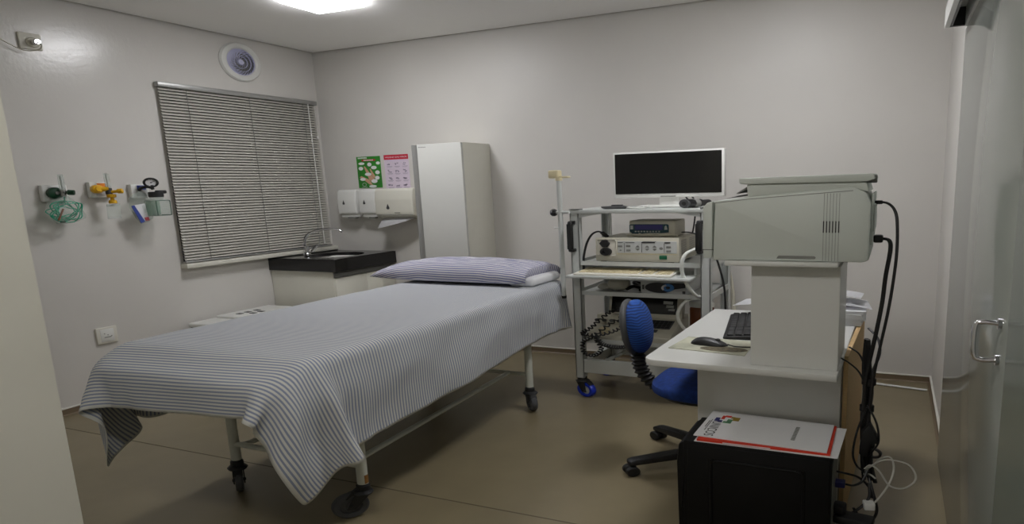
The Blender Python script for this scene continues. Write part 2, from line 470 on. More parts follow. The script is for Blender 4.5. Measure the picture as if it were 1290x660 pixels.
for (y, z) in ((-1.735, 0.50), (-1.718, 0.488), (-1.70, 0.478)): g.cyl((0.0115, y, z), (0.0125, y, z), 0.0035, n=10)
g.box(0.0115, 0.0126, -1.738, -1.702, 0.470, 0.476)
g.build('holes', m_mgrey, t)

# medical gas outlets
def gas(y0, y1, z0, z1, label, colr):
    t = thing('gas_outlet', (0, (y0+y1)/2, z0), label, 'gas outlet', 'medical gas outlets on the left wall')
    plate(t, y0, y1, z0, z1, 0.028, m_whitep)
    G().box(0.0275, 0.030, y0+0.028, y1-0.012, z0+0.014, z1-0.014, 0.0008).build('face_label', m_greywhite, t)
    return t
ga1 = gas(-1.917, -1.800, 1.432, 1.540, 'gas outlet plate with green round knob, leftmost of the three', m_dgreen)
ga2 = gas(-1.692, -1.580, 1.450, 1.558, 'gas outlet plate with yellow and orange fitting, middle of the three', m_yellow)
ga3 = gas(-1.478, -1.376, 1.440, 1.540, 'gas outlet plate behind the dark gauge, rightmost of the three', m_dgrey)
g = G(); g.lathe([(0, 0.03), (0.036, 0.03), (0.038, 0.036), (0.036, 0.048), (0.024, 0.055), (0, 0.056)], (0, -1.868, 1.487), (1, 0, 0), 26, 1.0, 1.0)
k = g.build('knob', m_dgreen, ga1)
g = G(); g.cyl((0.055, -1.868, 1.487), (0.060, -1.868, 1.487), 0.010, n=14); g.build('knob_cap', m_mgrey, k)
g = G(); g.box(0.029, 0.031, -1.655, -1.612, 1.492, 1.548); g.build('orange_sticker', m_orange, ga2)
g = G(); g.box(0.029, 0.031, -1.445, -1.395, 1.50, 1.53); g.build('blue_sticker', m_blue, ga3)
# flowmeters
t = thing('flowmeter', (0.07, -1.85, 1.46), 'flowmeter with clear upright tube and small green knob on the leftmost outlet', 'flowmeter', 'flowmeters on the gas outlets')
g = G(); g.cyl((0.07, -1.85, 1.505), (0.07, -1.85, 1.605), 0.013, 0.013, 16, 0.002); g.build('flow_tube', m_clear, t)
g = G(); g.cyl((0.07, -1.85, 1.510), (0.07, -1.85, 1.598), 0.004, n=8); g.build('float_rod', m_greywhite, t)
g = G(); g.cyl((0.05, -1.85, 1.49), (0.09, -1.85, 1.49), 0.009, n=12); g.cyl((0.07, -1.85, 1.465), (0.07, -1.85, 1.507), 0.012, n=14, e=0.002); g.build('valve_body', m_steel, t)
g = G(); g.cyl((0.088, -1.842, 1.49), (0.108, -1.822, 1.487), 0.017, n=16, e=0.003); g.build('knob', m_dgreen, t)
t = thing('flowmeter', (0.07, -1.625, 1.40), 'yellow flowmeter with clear upright tube on the middle outlet', 'flowmeter', 'flowmeters on the gas outlets')
g = G(); g.cyl((0.07, -1.628, 1.515), (0.07, -1.628, 1.615), 0.013, 0.013, 16, 0.002); g.build('flow_tube', m_clear, t)
g = G(); g.cyl((0.07, -1.628, 1.52), (0.07, -1.628, 1.608), 0.004, n=8); g.build('float_rod', m_greywhite, t)
g = G(); g.cyl((0.03, -1.668, 1.508), (0.056, -1.668, 1.508), 0.029, n=22, e=0.004); g.cyl((0.055, -1.668, 1.508), (0.066, -1.668, 1.508), 0.020, n=8, e=0.002)
g.cyl((0.05, -1.66, 1.508), (0.07, -1.628, 1.508), 0.016, n=14); g.build('connector', m_yellow, t)
g = G(); g.cyl((0.07, -1.628, 1.47), (0.07, -1.628, 1.515), 0.015, n=14, e=0.002); g.build('valve_body', m_dgrey, t)
g = G(); g.cyl((0.07, -1.628, 1.486), (0.11, -1.598, 1.492), 0.010, n=14); g.cyl((0.10, -1.606, 1.491), (0.118, -1.590, 1.493), 0.017, n=12, e=0.003)
g.cyl((0.075, -1.622, 1.472), (0.075, -1.622, 1.448), 0.021, n=14, e=0.004); g.cyl((0.075, -1.620, 1.448), (0.075, -1.620, 1.430), 0.009, n=12)
g.cyl((0.075, -1.620, 1.432), (0.075, -1.620, 1.408), 0.017, 0.019, 14, 0.003); g.build('outlet_fitting', m_yellow, t)
# hanging card
g = G().at((0.075, -1.622, 1.355), 0.0, 0.0, 0.06); g.box(-0.001, 0.001, -0.036, 0.036, -0.052, 0.050, 0.0)
p = g.build('hanging_packet', m_bag); tag(p, 'clear square packet hanging below the yellow flowmeter', 'packet')
for (za, zb) in ((1.390, 1.400), (1.306, 1.312)):
    g = G(); g.box(0.070, 0.0735, -1.652, -1.592, za, zb); g.build('packet_seal', m_greywhite, p)
# bag with green tubing
def puffbag(name, outline, x, th, m, label, cat):
    """flat film bag: outline (y,z) polygon puffed along x"""
    g = G(); t = bmesh.new(); n = len(outline)
    cy = sum(p[0] for p in outline)/n; cz = sum(p[1] for p in outline)/n
    rings = []
    for sgn in (1, -1):
        rr = []
        for q in (1.0, 0.8, 0.5):
            h = th*math.sqrt(max(0, 1-q*q))*sgn
            rr.append([t.verts.new((x+h+0.004*noise.noise(Vector((p[0]*30*q, p[1]*30, sgn))), cy+(p[0]-cy)*q, cz+(p[1]-cz)*q)) for p in outline])
        cc = t.verts.new((x+th*sgn, cy, cz))
        for i in range(2):
            for k in range(n): t.faces.new((rr[i][k], rr[i][(k+1) % n], rr[i+1][(k+1) % n], rr[i+1][k]))
        for k in range(n): t.faces.new((rr[2][k], rr[2][(k+1) % n], cc))
    bmesh.ops.remove_doubles(t, verts=t.verts[:], dist=0.0002)
    g.merge(t); p = g.build(name, m); return tag(p, label, cat)
out = [(-1.868, 1.470), (-1.835, 1.470), (-1.81, 1.44), (-1.785, 1.40), (-1.762, 1.34), (-1.765, 1.318), (-1.81, 1.298), (-1.86, 1.287), (-1.905, 1.290), (-1.93, 1.33), (-1.945, 1.38), (-1.935, 1.42), (-1.89, 1.45)]
bag1 = puffbag('tubing_bag', out, 0.072, 0.03, m_bag, 'clear plastic bag of coiled green tubing hanging under the leftmost outlet', 'bag')
random.seed(3)
t = thing('oxygen_tubing', (0.072, -1.85, 1.29), 'thin green oxygen tubing coiled inside the clear bag', 'tubing')
g = G()
pts = []
for i in range(46):
    a = i*0.95; R = 0.062+0.024*math.sin(i*1.7)
    pts.append((0.072+0.012*math.sin(i*2.1), -1.853+R*1.15*math.cos(a)+0.012*math.sin(i*0.9), 1.368+R*0.82*math.sin(a)-0.012*math.cos(i*0.6)))
g.tube(pts, 0.0031, 6, 5)
g.tube([(0.075, -1.852, 1.46), (0.08, -1.856, 1.445), (0.072, -1.85, 1.42), (0.07, -1.83, 1.40)], 0.003, 6, 5)
g.build('tube', m_tubeg, t)
g = G(); g.cyl((0.088, -1.905, 1.312), (0.088, -1.875, 1.385), 0.0045, n=8); g.build('red_straw', mat('rusty_red_plastic', (150, 84, 54), rough=0.5), t)
g = G(); g.cyl((0.085, -1.895, 1.300), (0.085, -1.875, 1.300), 0.006, n=8); g.build('end_connector', m_dgreen, t)
# suction regulator and jar
t = thing('suction_regulator', (0.07, -1.40, 1.47), 'black suction regulator with round dial gauge on the rightmost outlet', 'regulator')
g = G(); ctr = Vector((0.088, -1.408, 1.548)); axg = Vector((0.86, -0.5, -0.05)).normalized()
g.lathe([(0, -0.016), (0.030, -0.016), (0.036, -0.008), (0.036, 0.008), (0.032, 0.011), (0.026, 0.011), (0.025, 0.006)], ctr, axg, 28); gb = g.build('gauge_case', m_rubber, t)
g = G(); g.lathe([(0.028, 0.006), (0, 0.006)], ctr, axg, 24); g.build('dial_face', m_paper, gb)
g = G(); q = axg.to_track_quat('Z', 'Y')
for k in range(9):
    an = -2.2+k*0.55; a = ctr+q @ Vector((0.020*math.cos(an), 0.020*math.sin(an), 0.0065)); b = ctr+q @ Vector((0.026*math.cos(an), 0.026*math.sin(an), 0.0065))
    g.cyl(a, b, 0.001, n=5)
g.cyl(ctr+q @ Vector((0, 0, 0.007)), ctr+q @ Vector((0.017, 0.012, 0.007)), 0.0014, n=5); g.lathe([(0.004, 0.006), (0.004, 0.008), (0, 0.008)], ctr, axg, 10)
g.build('needle', m_ink, gb)
g = G(); g.tube([(0.03, -1.435, 1.495), (0.055, -1.440, 1.512), (0.075, -1.428, 1.518), (0.085, -1.408, 1.512), (0.09, -1.40, 1.500)], 0.009, 10, 5)
g.cyl((0.09, -1.404, 1.498), (0.09, -1.406, 1.53), 0.008, n=12); g.build('elbow', m_rubber, t)
jx = 0.092
t = thing('suction_jar', (jx, -1.392, 1.30), 'square glass suction jar with black lid below the dial gauge', 'jar')
g = G(); g.box(jx-0.045, jx+0.045, -1.444, -1.340, 1.304, 1.428, 0.018, 4); g.lathe([(0.032, 1.425), (0.034, 1.445)], (jx, -1.392, 0), (0, 0, 1), 20)
g.build('glass_body', m_jar, t)
g = G()
for zz in (1.312, 1.418): g.tube([(jx-0.036, -1.436, zz), (jx+0.036, -1.436, zz), (jx+0.0445, -1.43, zz), (jx+0.0445, -1.354, zz), (jx+0.036, -1.347, zz), (jx-0.036, -1.347, zz)], 0.0022, 6, 1)
for yy in (-1.432, -1.352): g.tube([(jx+0.0435, yy, 1.312), (jx+0.0435, yy, 1.418)], 0.0022, 6, 1)
g.build('glass_rim', mat('dark_glass_edge', (70, 92, 82), rough=0.2), t)
g = G(); g.cyl((jx, -1.392, 1.442), (jx, -1.392, 1.482), 0.036, 0.036, 24, 0.004); g.box(jx-0.012, jx+0.022, -1.39, -1.342, 1.468, 1.492, 0.006); g.build('lid', m_rubber, t)
g = G(); g.box(jx-0.036, jx+0.036, -1.436, -1.40, 1.312, 1.42, 0.012, 3); g.build('green_residue', clear_mat('green_film', (110, 176, 140), 0.38), t)
out = [(-1.49, 1.47), (-1.45, 1.49), (-1.42, 1.47), (-1.40, 1.42), (-1.385, 1.36), (-1.40, 1.29), (-1.43, 1.268), (-1.475, 1.255), (-1.50, 1.30), (-1.525, 1.38), (-1.515, 1.44)]
puffbag('supply_bag', out, 0.055, 0.022, m_bag, 'clear plastic bag with blue and red packaging hanging left of the glass jar', 'bag')
t = thing('sterile_packet', (0.055, -1.49, 1.26), 'blue and white printed packet inside the bag beside the glass jar', 'packet')
g = G(); g.prism([(-1.528, 1.385), (-1.512, 1.39), (-1.466, 1.27), (-1.488, 1.262)], (0.075, 0, 0), (0, 1, 0), (0, 0, 1), (0.004, 0, 0)); g.build('blue_print', m_blue, t)
g = G(); g.prism([(-1.512, 1.39), (-1.45, 1.40), (-1.44, 1.28), (-1.466, 1.27)], (0.072, 0, 0), (0, 1, 0), (0, 0, 1), (0.004, 0, 0)); g.build('wrapper', m_paper, t)
g = G(); g.prism([(-1.465, 1.30), (-1.445, 1.302), (-1.44, 1.278), (-1.462, 1.276)], (0.077, 0, 0), (0, 1, 0), (0, 0, 1), (0.004, 0, 0)); g.build('red_print', m_pink, t)

# venetian blind
t = thing('venetian_blind', (0.04, -0.62, 0.93), 'grey-white venetian blind lowered over the window on the left wall', 'blind')
yA, yB, zA, zB = -1.229, -0.050, 0.945, 2.255
g = G(); g.box(0.004, 0.034, yA-0.006, yB+0.006, zB, zB+0.036, 0.003); g.build('headrail', m_alu, t)
g = G(); N = 58
for k in range(N):
    z = zB-0.012-(zB-zA-0.025)*k/(N-1); xo = 0.0175+0.012*(zB-z)/(zB-zA)
    wd = 0.0245; ca, sa = math.cos(math.radians(56)), math.sin(math.radians(56))
    prev = None; t_ = bmesh.new()
    rows = []
    for j in range(5):
        s_ = (j/4-0.5)*wd; bow = 0.0022*(1-(2*j/4-1)**2)
        x = xo+s_*ca+bow*sa; zz = z-s_*sa+bow*ca
        rows.append((t_.verts.new((x, yA, zz)), t_.verts.new((x, yB, zz))))
    for j in range(4): t_.faces.new((rows[j][0], rows[j][1], rows[j+1][1], rows[j+1][0]))
    g.merge(t_)
g.build('slats', m_slat, t)
g = G(); g.box(0.018, 0.042, yA, yB, zA-0.018, zA-0.004, 0.003); g.build('bottom_rail', m_alu, t)
for y in (-1.06, -0.62, -0.17):
    g = G(); g.tube([(0.0275, y, zB), (0.0395, y, zA-0.005)], 0.0016, 6, 1); g.build('ladder_cord', m_mgrey, t)
g = G(); g.tube([(0.036, -0.135, zB), (0.050, -0.135, zA+0.01)], 0.0038, 8, 1); g.build('tilt_wand', m_whitep, t)
g = G(); g.tube([(0.036, -0.075, zB), (0.038, -0.075, 1.96)], 0.0014, 6, 1); g.cyl((0.038, -0.075, 1.945), (0.038, -0.075, 1.97), 0.007, 0.004, 10); g.build('pull_cord', m_whitep, t)

# ================================================================== SINK
t = thing('sink_cabinet', (0.25, -0.3, 0), 'cream sink cabinet with two doors under the black worktop', 'cabinet')
g = G(); g.box(0.004, 0.478, -0.594, -0.006, 0.08, 0.770, 0.002); g.box(0.03, 0.44, -0.57, -0.03, 0.0, 0.08); g.build('carcass', m_cream, t)
g = G(); g.box(0.478, 0.486, -0.590, -0.012, 0.715, 0.762, 0.002); g.box(0.486, 0.492, -0.590, -0.012, 0.722, 0.728); g.box(0.486, 0.492, -0.590, -0.012, 0.745, 0.750); g.build('pull_profile', m_mgrey, t)
for (a, b) in ((-0.592, -0.300), (-0.297, -0.008)):
    g = G(); g.box(0.479, 0.496, a, b, 0.085, 0.713, 0.002); g.build('door', m_cream, t)
ct = thing('sink_worktop', (0.25, -0.3, 0.772), 'black granite worktop with sunken oval basin in the far left corner', 'worktop')
g = G(); g.box(0.003, 0.514, -0.607, -0.590, 0.772, 0.877); g.box(0.497, 0.514, -0.590, -0.003, 0.772, 0.877)
t_ = bmesh.new(); n = 48; ec = (0.275, -0.315); ea, eb = 0.165, 0.205
inn, outr, inl = [], [], []
for k in range(n):
    a = 2*PI*k/n; c_, s_ = math.cos(a), math.sin(a)
    inn.append(t_.verts.new((ec[0]+ea*c_, ec[1]+eb*s_, 0.877))); inl.append(t_.verts.new((ec[0]+ea*c_, ec[1]+eb*s_, 0.850)))
    tx = ((0.514 if c_ > 0 else 0.003)-ec[0])/c_ if abs(c_) > 1e-6 else 1e9
    ty = ((-0.003 if s_ > 0 else -0.607)-ec[1])/s_ if abs(s_) > 1e-6 else 1e9
    q = min(tx, ty); outr.append(t_.verts.new((ec[0]+q*c_, ec[1]+q*s_, 0.877)))
for k in range(n):
    k2 = (k+1) % n
    t_.faces.new((inn[k], outr[k], outr[k2], inn[k2])); t_.faces.new((inl[k], inn[k], inn[k2], inl[k2]))
g.merge(t_)
for (x, y) in ((0.514, -0.607), (0.514, -0.003), (0.003, -0.003), (0.003, -0.607)):
    pass
g.box(0.006, 0.022, -0.589, -0.004, 0.80, 0.8765)
g.build('slab', m_granite, ct)
g = G(); g.lathe([(ea+0.002, 0.85), (ea*0.96, 0.83), (ea*0.8, 0.76), (ea*0.4, 0.735), (0.02, 0.732), (0.0, 0.732)], (ec[0], ec[1], 0), (0, 0, 1), 40, eb/ea, 1.0)
g.build('basin', m_whitep, ct)
t = thing('tap', (0.075, -0.33, 0.877), 'chrome swan-neck tap behind the oval basin', 'tap')
g = G(); g.cyl((0.075, -0.345, 0.877), (0.075, -0.345, 0.90), 0.026, 0.022, 20, 0.003); g.cyl((0.075, -0.345, 0.90), (0.075, -0.345, 0.955), 0.018, 0.016, 18); g.build('tap_body', m_chrome, t)
g = G(); g.tube([(0.075, -0.345, 0.94), (0.072, -0.352, 0.99), (0.085, -0.335, 1.055), (0.12, -0.29, 1.095), (0.17, -0.24, 1.105), (0.215, -0.20, 1.10), (0.235, -0.185, 1.085), (0.240, -0.18, 1.072)], 0.0095, 12, 6); g.build('spout', m_chrome, t)
g = G(); g.tube([(0.08, -0.338, 0.925), (0.105, -0.318, 0.945), (0.135, -0.30, 0.965)], 0.009, 10, 5); g.cyl((0.10, -0.325, 0.90), (0.128, -0.305, 0.955), 0.011, n=12, e=0.003); g.build('lever', m_chrome, t)

# low white unit behind the stretcher
t = thing('low_white_unit', (0.17, -1.0, 0), 'low white plastic unit with raised lid against the left wall, mostly hidden behind the stretcher', 'box')
g = G(); g.box(0.03, 0.34, -1.27, -0.68, 0.0, 0.40, 0.015, 3); g.build('body', m_whitep, t)
g = G(); g.box(0.03, 0.35, -1.275, -0.675, 0.425, 0.462, 0.014, 3); g.box(0.05, 0.33, -1.10, -0.70, 0.455, 0.482, 0.012, 3); g.build('lid', m_whitep, t)
g = G(); g.box(0.04, 0.33, -1.262, -0.69, 0.40, 0.425); g.build('dark_gap', m_black, t)
for (x, y) in ((0.13, -1.03), (0.13, -0.97), (0.19, -0.99), (0.19, -0.93), (0.13, -0.90)):
    g = G(); g.box(x, x+0.035, y, y+0.03, 0.481, 0.485, 0.001); g.build('button', m_dgrey, t)

# ================================================================== BACK WALL
t = thing('poster', (0.36, 0, 1.47), 'green hygiene poster with hands and white bubbles on the back wall', 'poster')
g = G(); g.box(0.272, 0.458, -0.003, -0.0005, 1.474, 1.764); g.build('sheet', m_pgreen, t)
g = G()
for (x, z, a, b) in ((0.31, 1.70, .024, .012), (0.372, 1.69, .017, .018), (0.44, 1.70, .016, .014), (0.302, 1.655, .018, .017), (0.405, 1.66, .022, .016), (0.43, 1.615, .018, .018), (0.355, 1.60, .026, .015), (0.425, 1.565, .018, .018), (0.31, 1.555, .022, .014), (0.40, 1.535, .024, .018), (0.385, 1.488, .03, .012)):
    g.disc((x, -0.0042, z), (1, 0, 0), (0, 0, 1), a, b, 20)
g.build('bubble_print', m_paper, t)
g = G()
for poly in ([(0.325, 1.672), (0.335, 1.675), (0.375, 1.60), (0.40, 1.555), (0.385, 1.52), (0.36, 1.55), (0.345, 1.60)], [(0.37, 1.65), (0.378, 1.65), (0.41, 1.58), (0.40, 1.56), (0.385, 1.585)], [(0.285, 1.575), (0.30, 1.585), (0.36, 1.55), (0.385, 1.50), (0.36, 1.505), (0.32, 1.545)]):
    g.prism(poly, (0, -0.0032, 0), (1, 0, 0), (0, 0, 1), (0, -0.0006, 0))
g.build('hand_print', m_skin, t)
g = G(); g.box(0.315, 0.42, -0.0042, -0.003, 1.722, 1.737); g.build('red_title_band', m_pred, t)
g = G()
for k in range(8): g.box(0.285+k*0.009, 0.291+k*0.009, -0.0042, -0.003, 1.745, 1.757)
for k in range(7): g.box(0.33+k*0.011, 0.338+k*0.011, -0.0046, -0.0042, 1.725, 1.734)
g.build('title_print', m_paper, t)
g = G(); g.lathe([(0.013, 0.0035), (0.017, 0.0038), (0.013, 0.0035)], (0.318, 0, 1.505), (0, -1, 0), 24)
for k in range(6): g.box(0.30+k*0.007, 0.3045+k*0.007, -0.0042, -0.003, 1.479, 1.484)
g.build('seal_print', m_greywhite, t)
t = thing('poster', (0.58, 0, 1.46), 'lilac picture-step poster with red title band beside the tall cabinet', 'poster')
g = G(); g.box(0.488, 0.672, -0.003, -0.0005, 1.462, 1.768); g.build('sheet', m_plil, t)
g = G(); g.box(0.488, 0.672, -0.004, -0.003, 1.725, 1.768); g.build('title_band', m_pred, t)
letters('title_print', 'HIGIENE DAS MÃOS', 0.0185, m_paper, t, (0.498, -0.0042, 1.740), (1, 0, 0), (0, 0, 1))
g = G()
random.seed(11)
for i in range(3):
    for j in range(4):
        x, z = 0.512+i*0.058, 1.695-j*0.064
        for q in range(4):
            a = random.random()*0.022; b = random.random()*0.02
            g.disc((x+a, -0.0036, z-b), (1, 0, 0), (0, 0, 1), 0.004+random.random()*0.006, 0.003+random.random()*0.004, 10)
        g.box(x-0.006, x+0.036, -0.0036, -0.003, z-0.034, z-0.031); g.box(x-0.002, x+0.03, -0.0036, -0.003, z-0.041, z-0.039)
g.build('step_print', m_print, t)

def dropshape(cx, cz, w, h):
    pts = [(cx, cz+h)]
    for k in range(13):
        a = -0.35+(PI+0.7)*k/12; pts.append((cx+w*math.cos(a), cz-w*0.3-w*1.1*math.sin(a)))
    return pts
def soap(x0, x1, label):
    t = thing('soap_dispenser', ((x0+x1)/2, 0, 1.20), label, 'soap dispenser', 'white dispensers on the back wall')
    prof = [(0, 1.235), (-0.10, 1.235), (-0.105, 1.26), (-0.108, 1.36), (-0.098, 1.445), (-0.085, 1.462), (0, 1.462)]
    g = G(); g.prism(prof, (x0, -0.001, 0), (0, 1, 0), (0, 0, 1), (x1-x0, 0, 0), 0.009, 3); g.build('cover', m_whitep, t)
    g = G(); g.box(x0+0.012, x1-0.008, -0.088, -0.001, 1.205, 1.236, 0.004); g.build('base', m_whitep, t)
    g = G(); g.box(x0+0.055, x1-0.03, -0.085, -0.05, 1.190, 1.206, 0.003); g.build('push_bar', m_mgrey, t)
    cx = x0+(x1-x0)*0.36
    g = G(); g.prism(dropshape(cx, 1.335, 0.0085, 0.03), (0, -0.107, 0), (1, 0, 0), (0, 0, 1), (0, -0.003, 0)); g.build('level_window', m_dgrey, t)
soap(0.165, 0.312, 'white soap dispenser nearest the blind on the back wall')
soap(0.334, 0.466, 'white soap dispenser between the other soap dispenser and the towel box')
t = thing('towel_dispenser', (0.61, 0, 1.12), 'wide cream paper towel dispenser on the back wall beside the tall cabinet', 'towel dispenser')
prof = [(0, 1.19), (-0.045, 1.185), (-0.11, 1.222), (-0.115, 1.25), (-0.118, 1.36), (-0.108, 1.445), (-0.095, 1.463), (0, 1.463)]
g = G(); g.prism(prof, (0.468, -0.001, 0), (0, 1, 0), (0, 0, 1), (0.285, 0, 0), 0.010, 3); g.build('cover', m_cream, t)
g = G(); g.prism(dropshape(0.568, 1.29, 0.011, 0.034), (0, -0.1165, 0), (1, 0, 0), (0, 0, 1), (0, -0.003, 0)); g.build('level_window', m_dgrey, t)
g = G(); g.box(0.615, 0.655, -0.1175, -0.115, 1.240, 1.246); g.build('badge', m_mgrey, t)
g = G(); g.box(0.476, 0.745, -0.115, -0.11, 1.222, 1.2255); g.build('lid_seam', m_mgrey, t)
g = G(); t_ = bmesh.new()
rows = []
for i in range(9):
    u = i/8; x = 0.482+0.25*u
    drop = 0.085*(1-u)**0.8+0.012
    rows.append([t_.verts.new((x, -0.055-0.075*s-0.012*math.sin(u*4), 1.195-drop*s**1.2)) for s in (0, 0.35, 0.7, 1.0)])
for i in range(8):
    for j in range(3): t_.faces.new((rows[i][j], rows[i+1][j], rows[i+1][j+1], rows[i][j+1]))
bmesh.ops.solidify(t_, geom=t_.faces[:], thickness=0.0015)
g.merge(t_); o = g.build('paper_towel', m_paper); tag(o, 'white paper towel sheet hanging out of the cream dispenser', 'paper towel')

# tall cabinet
t = thing('tall_cabinet', (1.09, -0.165, 0), 'tall white cupboard with grey edge handle standing against the back wall', 'cabinet')
g = G(); g.box(0.926, 1.248, -0.315, -0.002, 0.0, 1.815, 0.002); g.build('carcass', m_cream, t)
g = G(); g.box(0.960, 1.248, -0.336, -0.316, 0.05, 1.813, 0.0025); d_ = g.build('door', m_cabdoor, t)
g = G(); g.prism([(0.926, -0.316), (0.926, -0.338), (0.934, -0.346), (0.942, -0.338), (0.959, -0.337), (0.959, -0.316)], (0, 0, 0.05), (1, 0, 0), (0, 1, 0), (0, 0, 1.76)); g.build('edge_handle', m_alu, d_)
g = G()
for k in range(6): g.box(0.970+k*0.0085, 0.9765+k*0.0085, -0.3368, -0.336, 1.786, 1.792)
g.build('badge', m_mgrey, d_)

# ================================================================== STRETCHER
def caster(parent, top, bot, ang, R, wth, mt=m_greyrub, mf=m_rubber, trail=0.03, brake=True, hub=None):
    """swivel castor under point top; ang = rolling direction in plan"""
    c, s = math.cos(ang), math.sin(ang)
    x, y, zt = top
    wx, wy, wz = x+c*trail, y+s*trail, bot+R
    g = G().at((x, y, 0), ang)
    g.cyl((0, 0, zt-0.02), (0, 0, zt+0.012), 0.022, n=18, e=0.003)
    g.lathe([(0, zt-0.03), (0.030, zt-0.03), (0.034, zt-0.022), (0.026, zt-0.012), (0, zt-0.010)], (0.004, 0, 0), (0, 0, 1), 22)
    for q in (-1, 1):
        yy = q*(wth/2+0.004)
        g.prism([(-0.026, zt-0.018), (0.030, zt-0.018), (trail+0.016, wz-0.014), (trail-0.012, wz-0.016)], (0, yy-0.002, 0), (1, 0, 0), (0, 0, 1), (0, 0.004, 0), 0.001, 1)
    g.cyl((trail, -wth/2-0.009, wz), (trail, wth/2+0.009, wz), 0.007, n=10)
    if brake:
        g.prism([(-0.01, zt-0.012), (0.045, zt-0.020), (0.062, zt-0.042), (0.055, zt-0.044), (0.04, zt-0.028), (-0.01, zt-0.022)], (0, -0.014, 0), (1, 0, 0), (0, 0, 1), (0, 0.028, 0), 0.0015, 1)
    fk = g.build('caster', mf, parent)
    g = G().at((wx, wy, wz), ang)
    h = wth/2
    g.lathe([(R*0.62, -h), (R*0.9, -h), (R, -h*0.5), (R, h*0.5), (R*0.9, h), (R*0.62, h), (R*0.58, h*0.6), (R*0.58, -h*0.6), (R*0.62, -h)], (0, 0, 0), (0, 1, 0), 30)
    wl = g.build('wheel', mt, fk)
    g = G().at((wx, wy, wz), ang)
    g.lathe([(0, -h*0.9), (R*0.22, -h*0.9), (R*0.26, -h*0.5), (R*0.585, -h*0.45), (R*0.585, h*0.45), (R*0.26, h*0.5), (R*0.22, h*0.9), (0, h*0.9)], (0, 0, 0), (0, 1, 0), 26)
    g.build('wheel_hub', hub or m_dgrey, fk)
    return fk
bed = thing('hospital_stretcher', (1.69, -1.72, 0), 'wheeled hospital stretcher with pale enamelled tube frame under the striped sheet', 'stretcher')
BX0, BX1, BY0, BY1, BT = 1.43, 1.96, -2.30, -1.10, 0.80
g = G()
for x in (BX0, BX1): g.cyl((x, -2.58, 0.70), (x, -0.78, 0.70), 0.016, n=16)
for y in (-2.57, BY0, BY1, -0.80): g.cyl((BX0, y, 0.70), (BX1, y, 0.70), 0.014, n=16)
for y in (BY0, BY1): g.cyl((BX0, y, 0.235), (BX1, y, 0.235), 0.0125, n=16)
for s_ in (1, -1):
    xm = (BX0+BX1)/2
    g.cyl((xm+s_*0.225, BY0, 0.235), (xm+s_*0.165, BY1, 0.238), 0.0115, n=16)
g.build('frame', m_bed, bed)
G().box(1.33, 1.95, -2.56, -0.78, 0.715, 0.728, 0.003).build('deck', m_bed, bed)
for i, (x, y) in enumerate(((BX0, BY0), (BX1, BY0), (BX0, BY1), (BX1, BY1))):
    g = G(); g.cyl((x, y, 0.15), (x, y, 0.70), 0.0175, n=20)
    lg = g.build('leg', m_bed, bed)
    g = G(); g.cyl((x, y, 0.138), (x, y, 0.152), 0.0185, n=18); g.build('collar', m_black, lg)
    if i == 1:
        g = G(); g.lathe([(0.0178, 0.155), (0.0181, 0.16), (0.0181, 0.185), (0.0178, 0.195)], (x, y, 0), (0, 0, 1), 18, a0=2.6, a1=4.6); g.build('rust_patch', m_rust, lg)
caster(bed, (BX1, BY0, 0.135), 0.0, math.radians(232), 0.058, 0.024, trail=0.045)
caster(bed, (BX0, BY0, 0.135), 0.0, math.radians(-42), 0.056, 0.026, trail=0.022)
caster(bed, (BX0, BY1, 0.135), 0.0, math.radians(120), 0.056, 0.026)
caster(bed, (BX1, BY1, 0.135), 0.0, math.radians(-48), 0.056, 0.026, trail=0.022)
g = G(); poly = []
for (qx, qy, s0) in ((1.925, -0.808, 0), (1.355, -0.808, PI/2), (1.355, -2.50, PI/2), (1.355, -2.572, PI), (1.925, -2.572, 1.5*PI), (1.925, -2.50, 0)):
    for k in range(7): aa = s0+PI/2*k/6; poly.append((qx+0.084*math.cos(aa), qy+0.084*math.sin(aa)))
g.prism(poly, (0, 0, 0.73), (1, 0, 0), (0, 1, 0), (0, 0, BT-0.746), 0.01, 2)
for v in g.bm.verts:
    if v.co.z > 0.76: v.co.z -= 0.05*min(1, max(0, (-2.50-v.co.y)/0.10))
g.build('mattress', m_matt, bed)

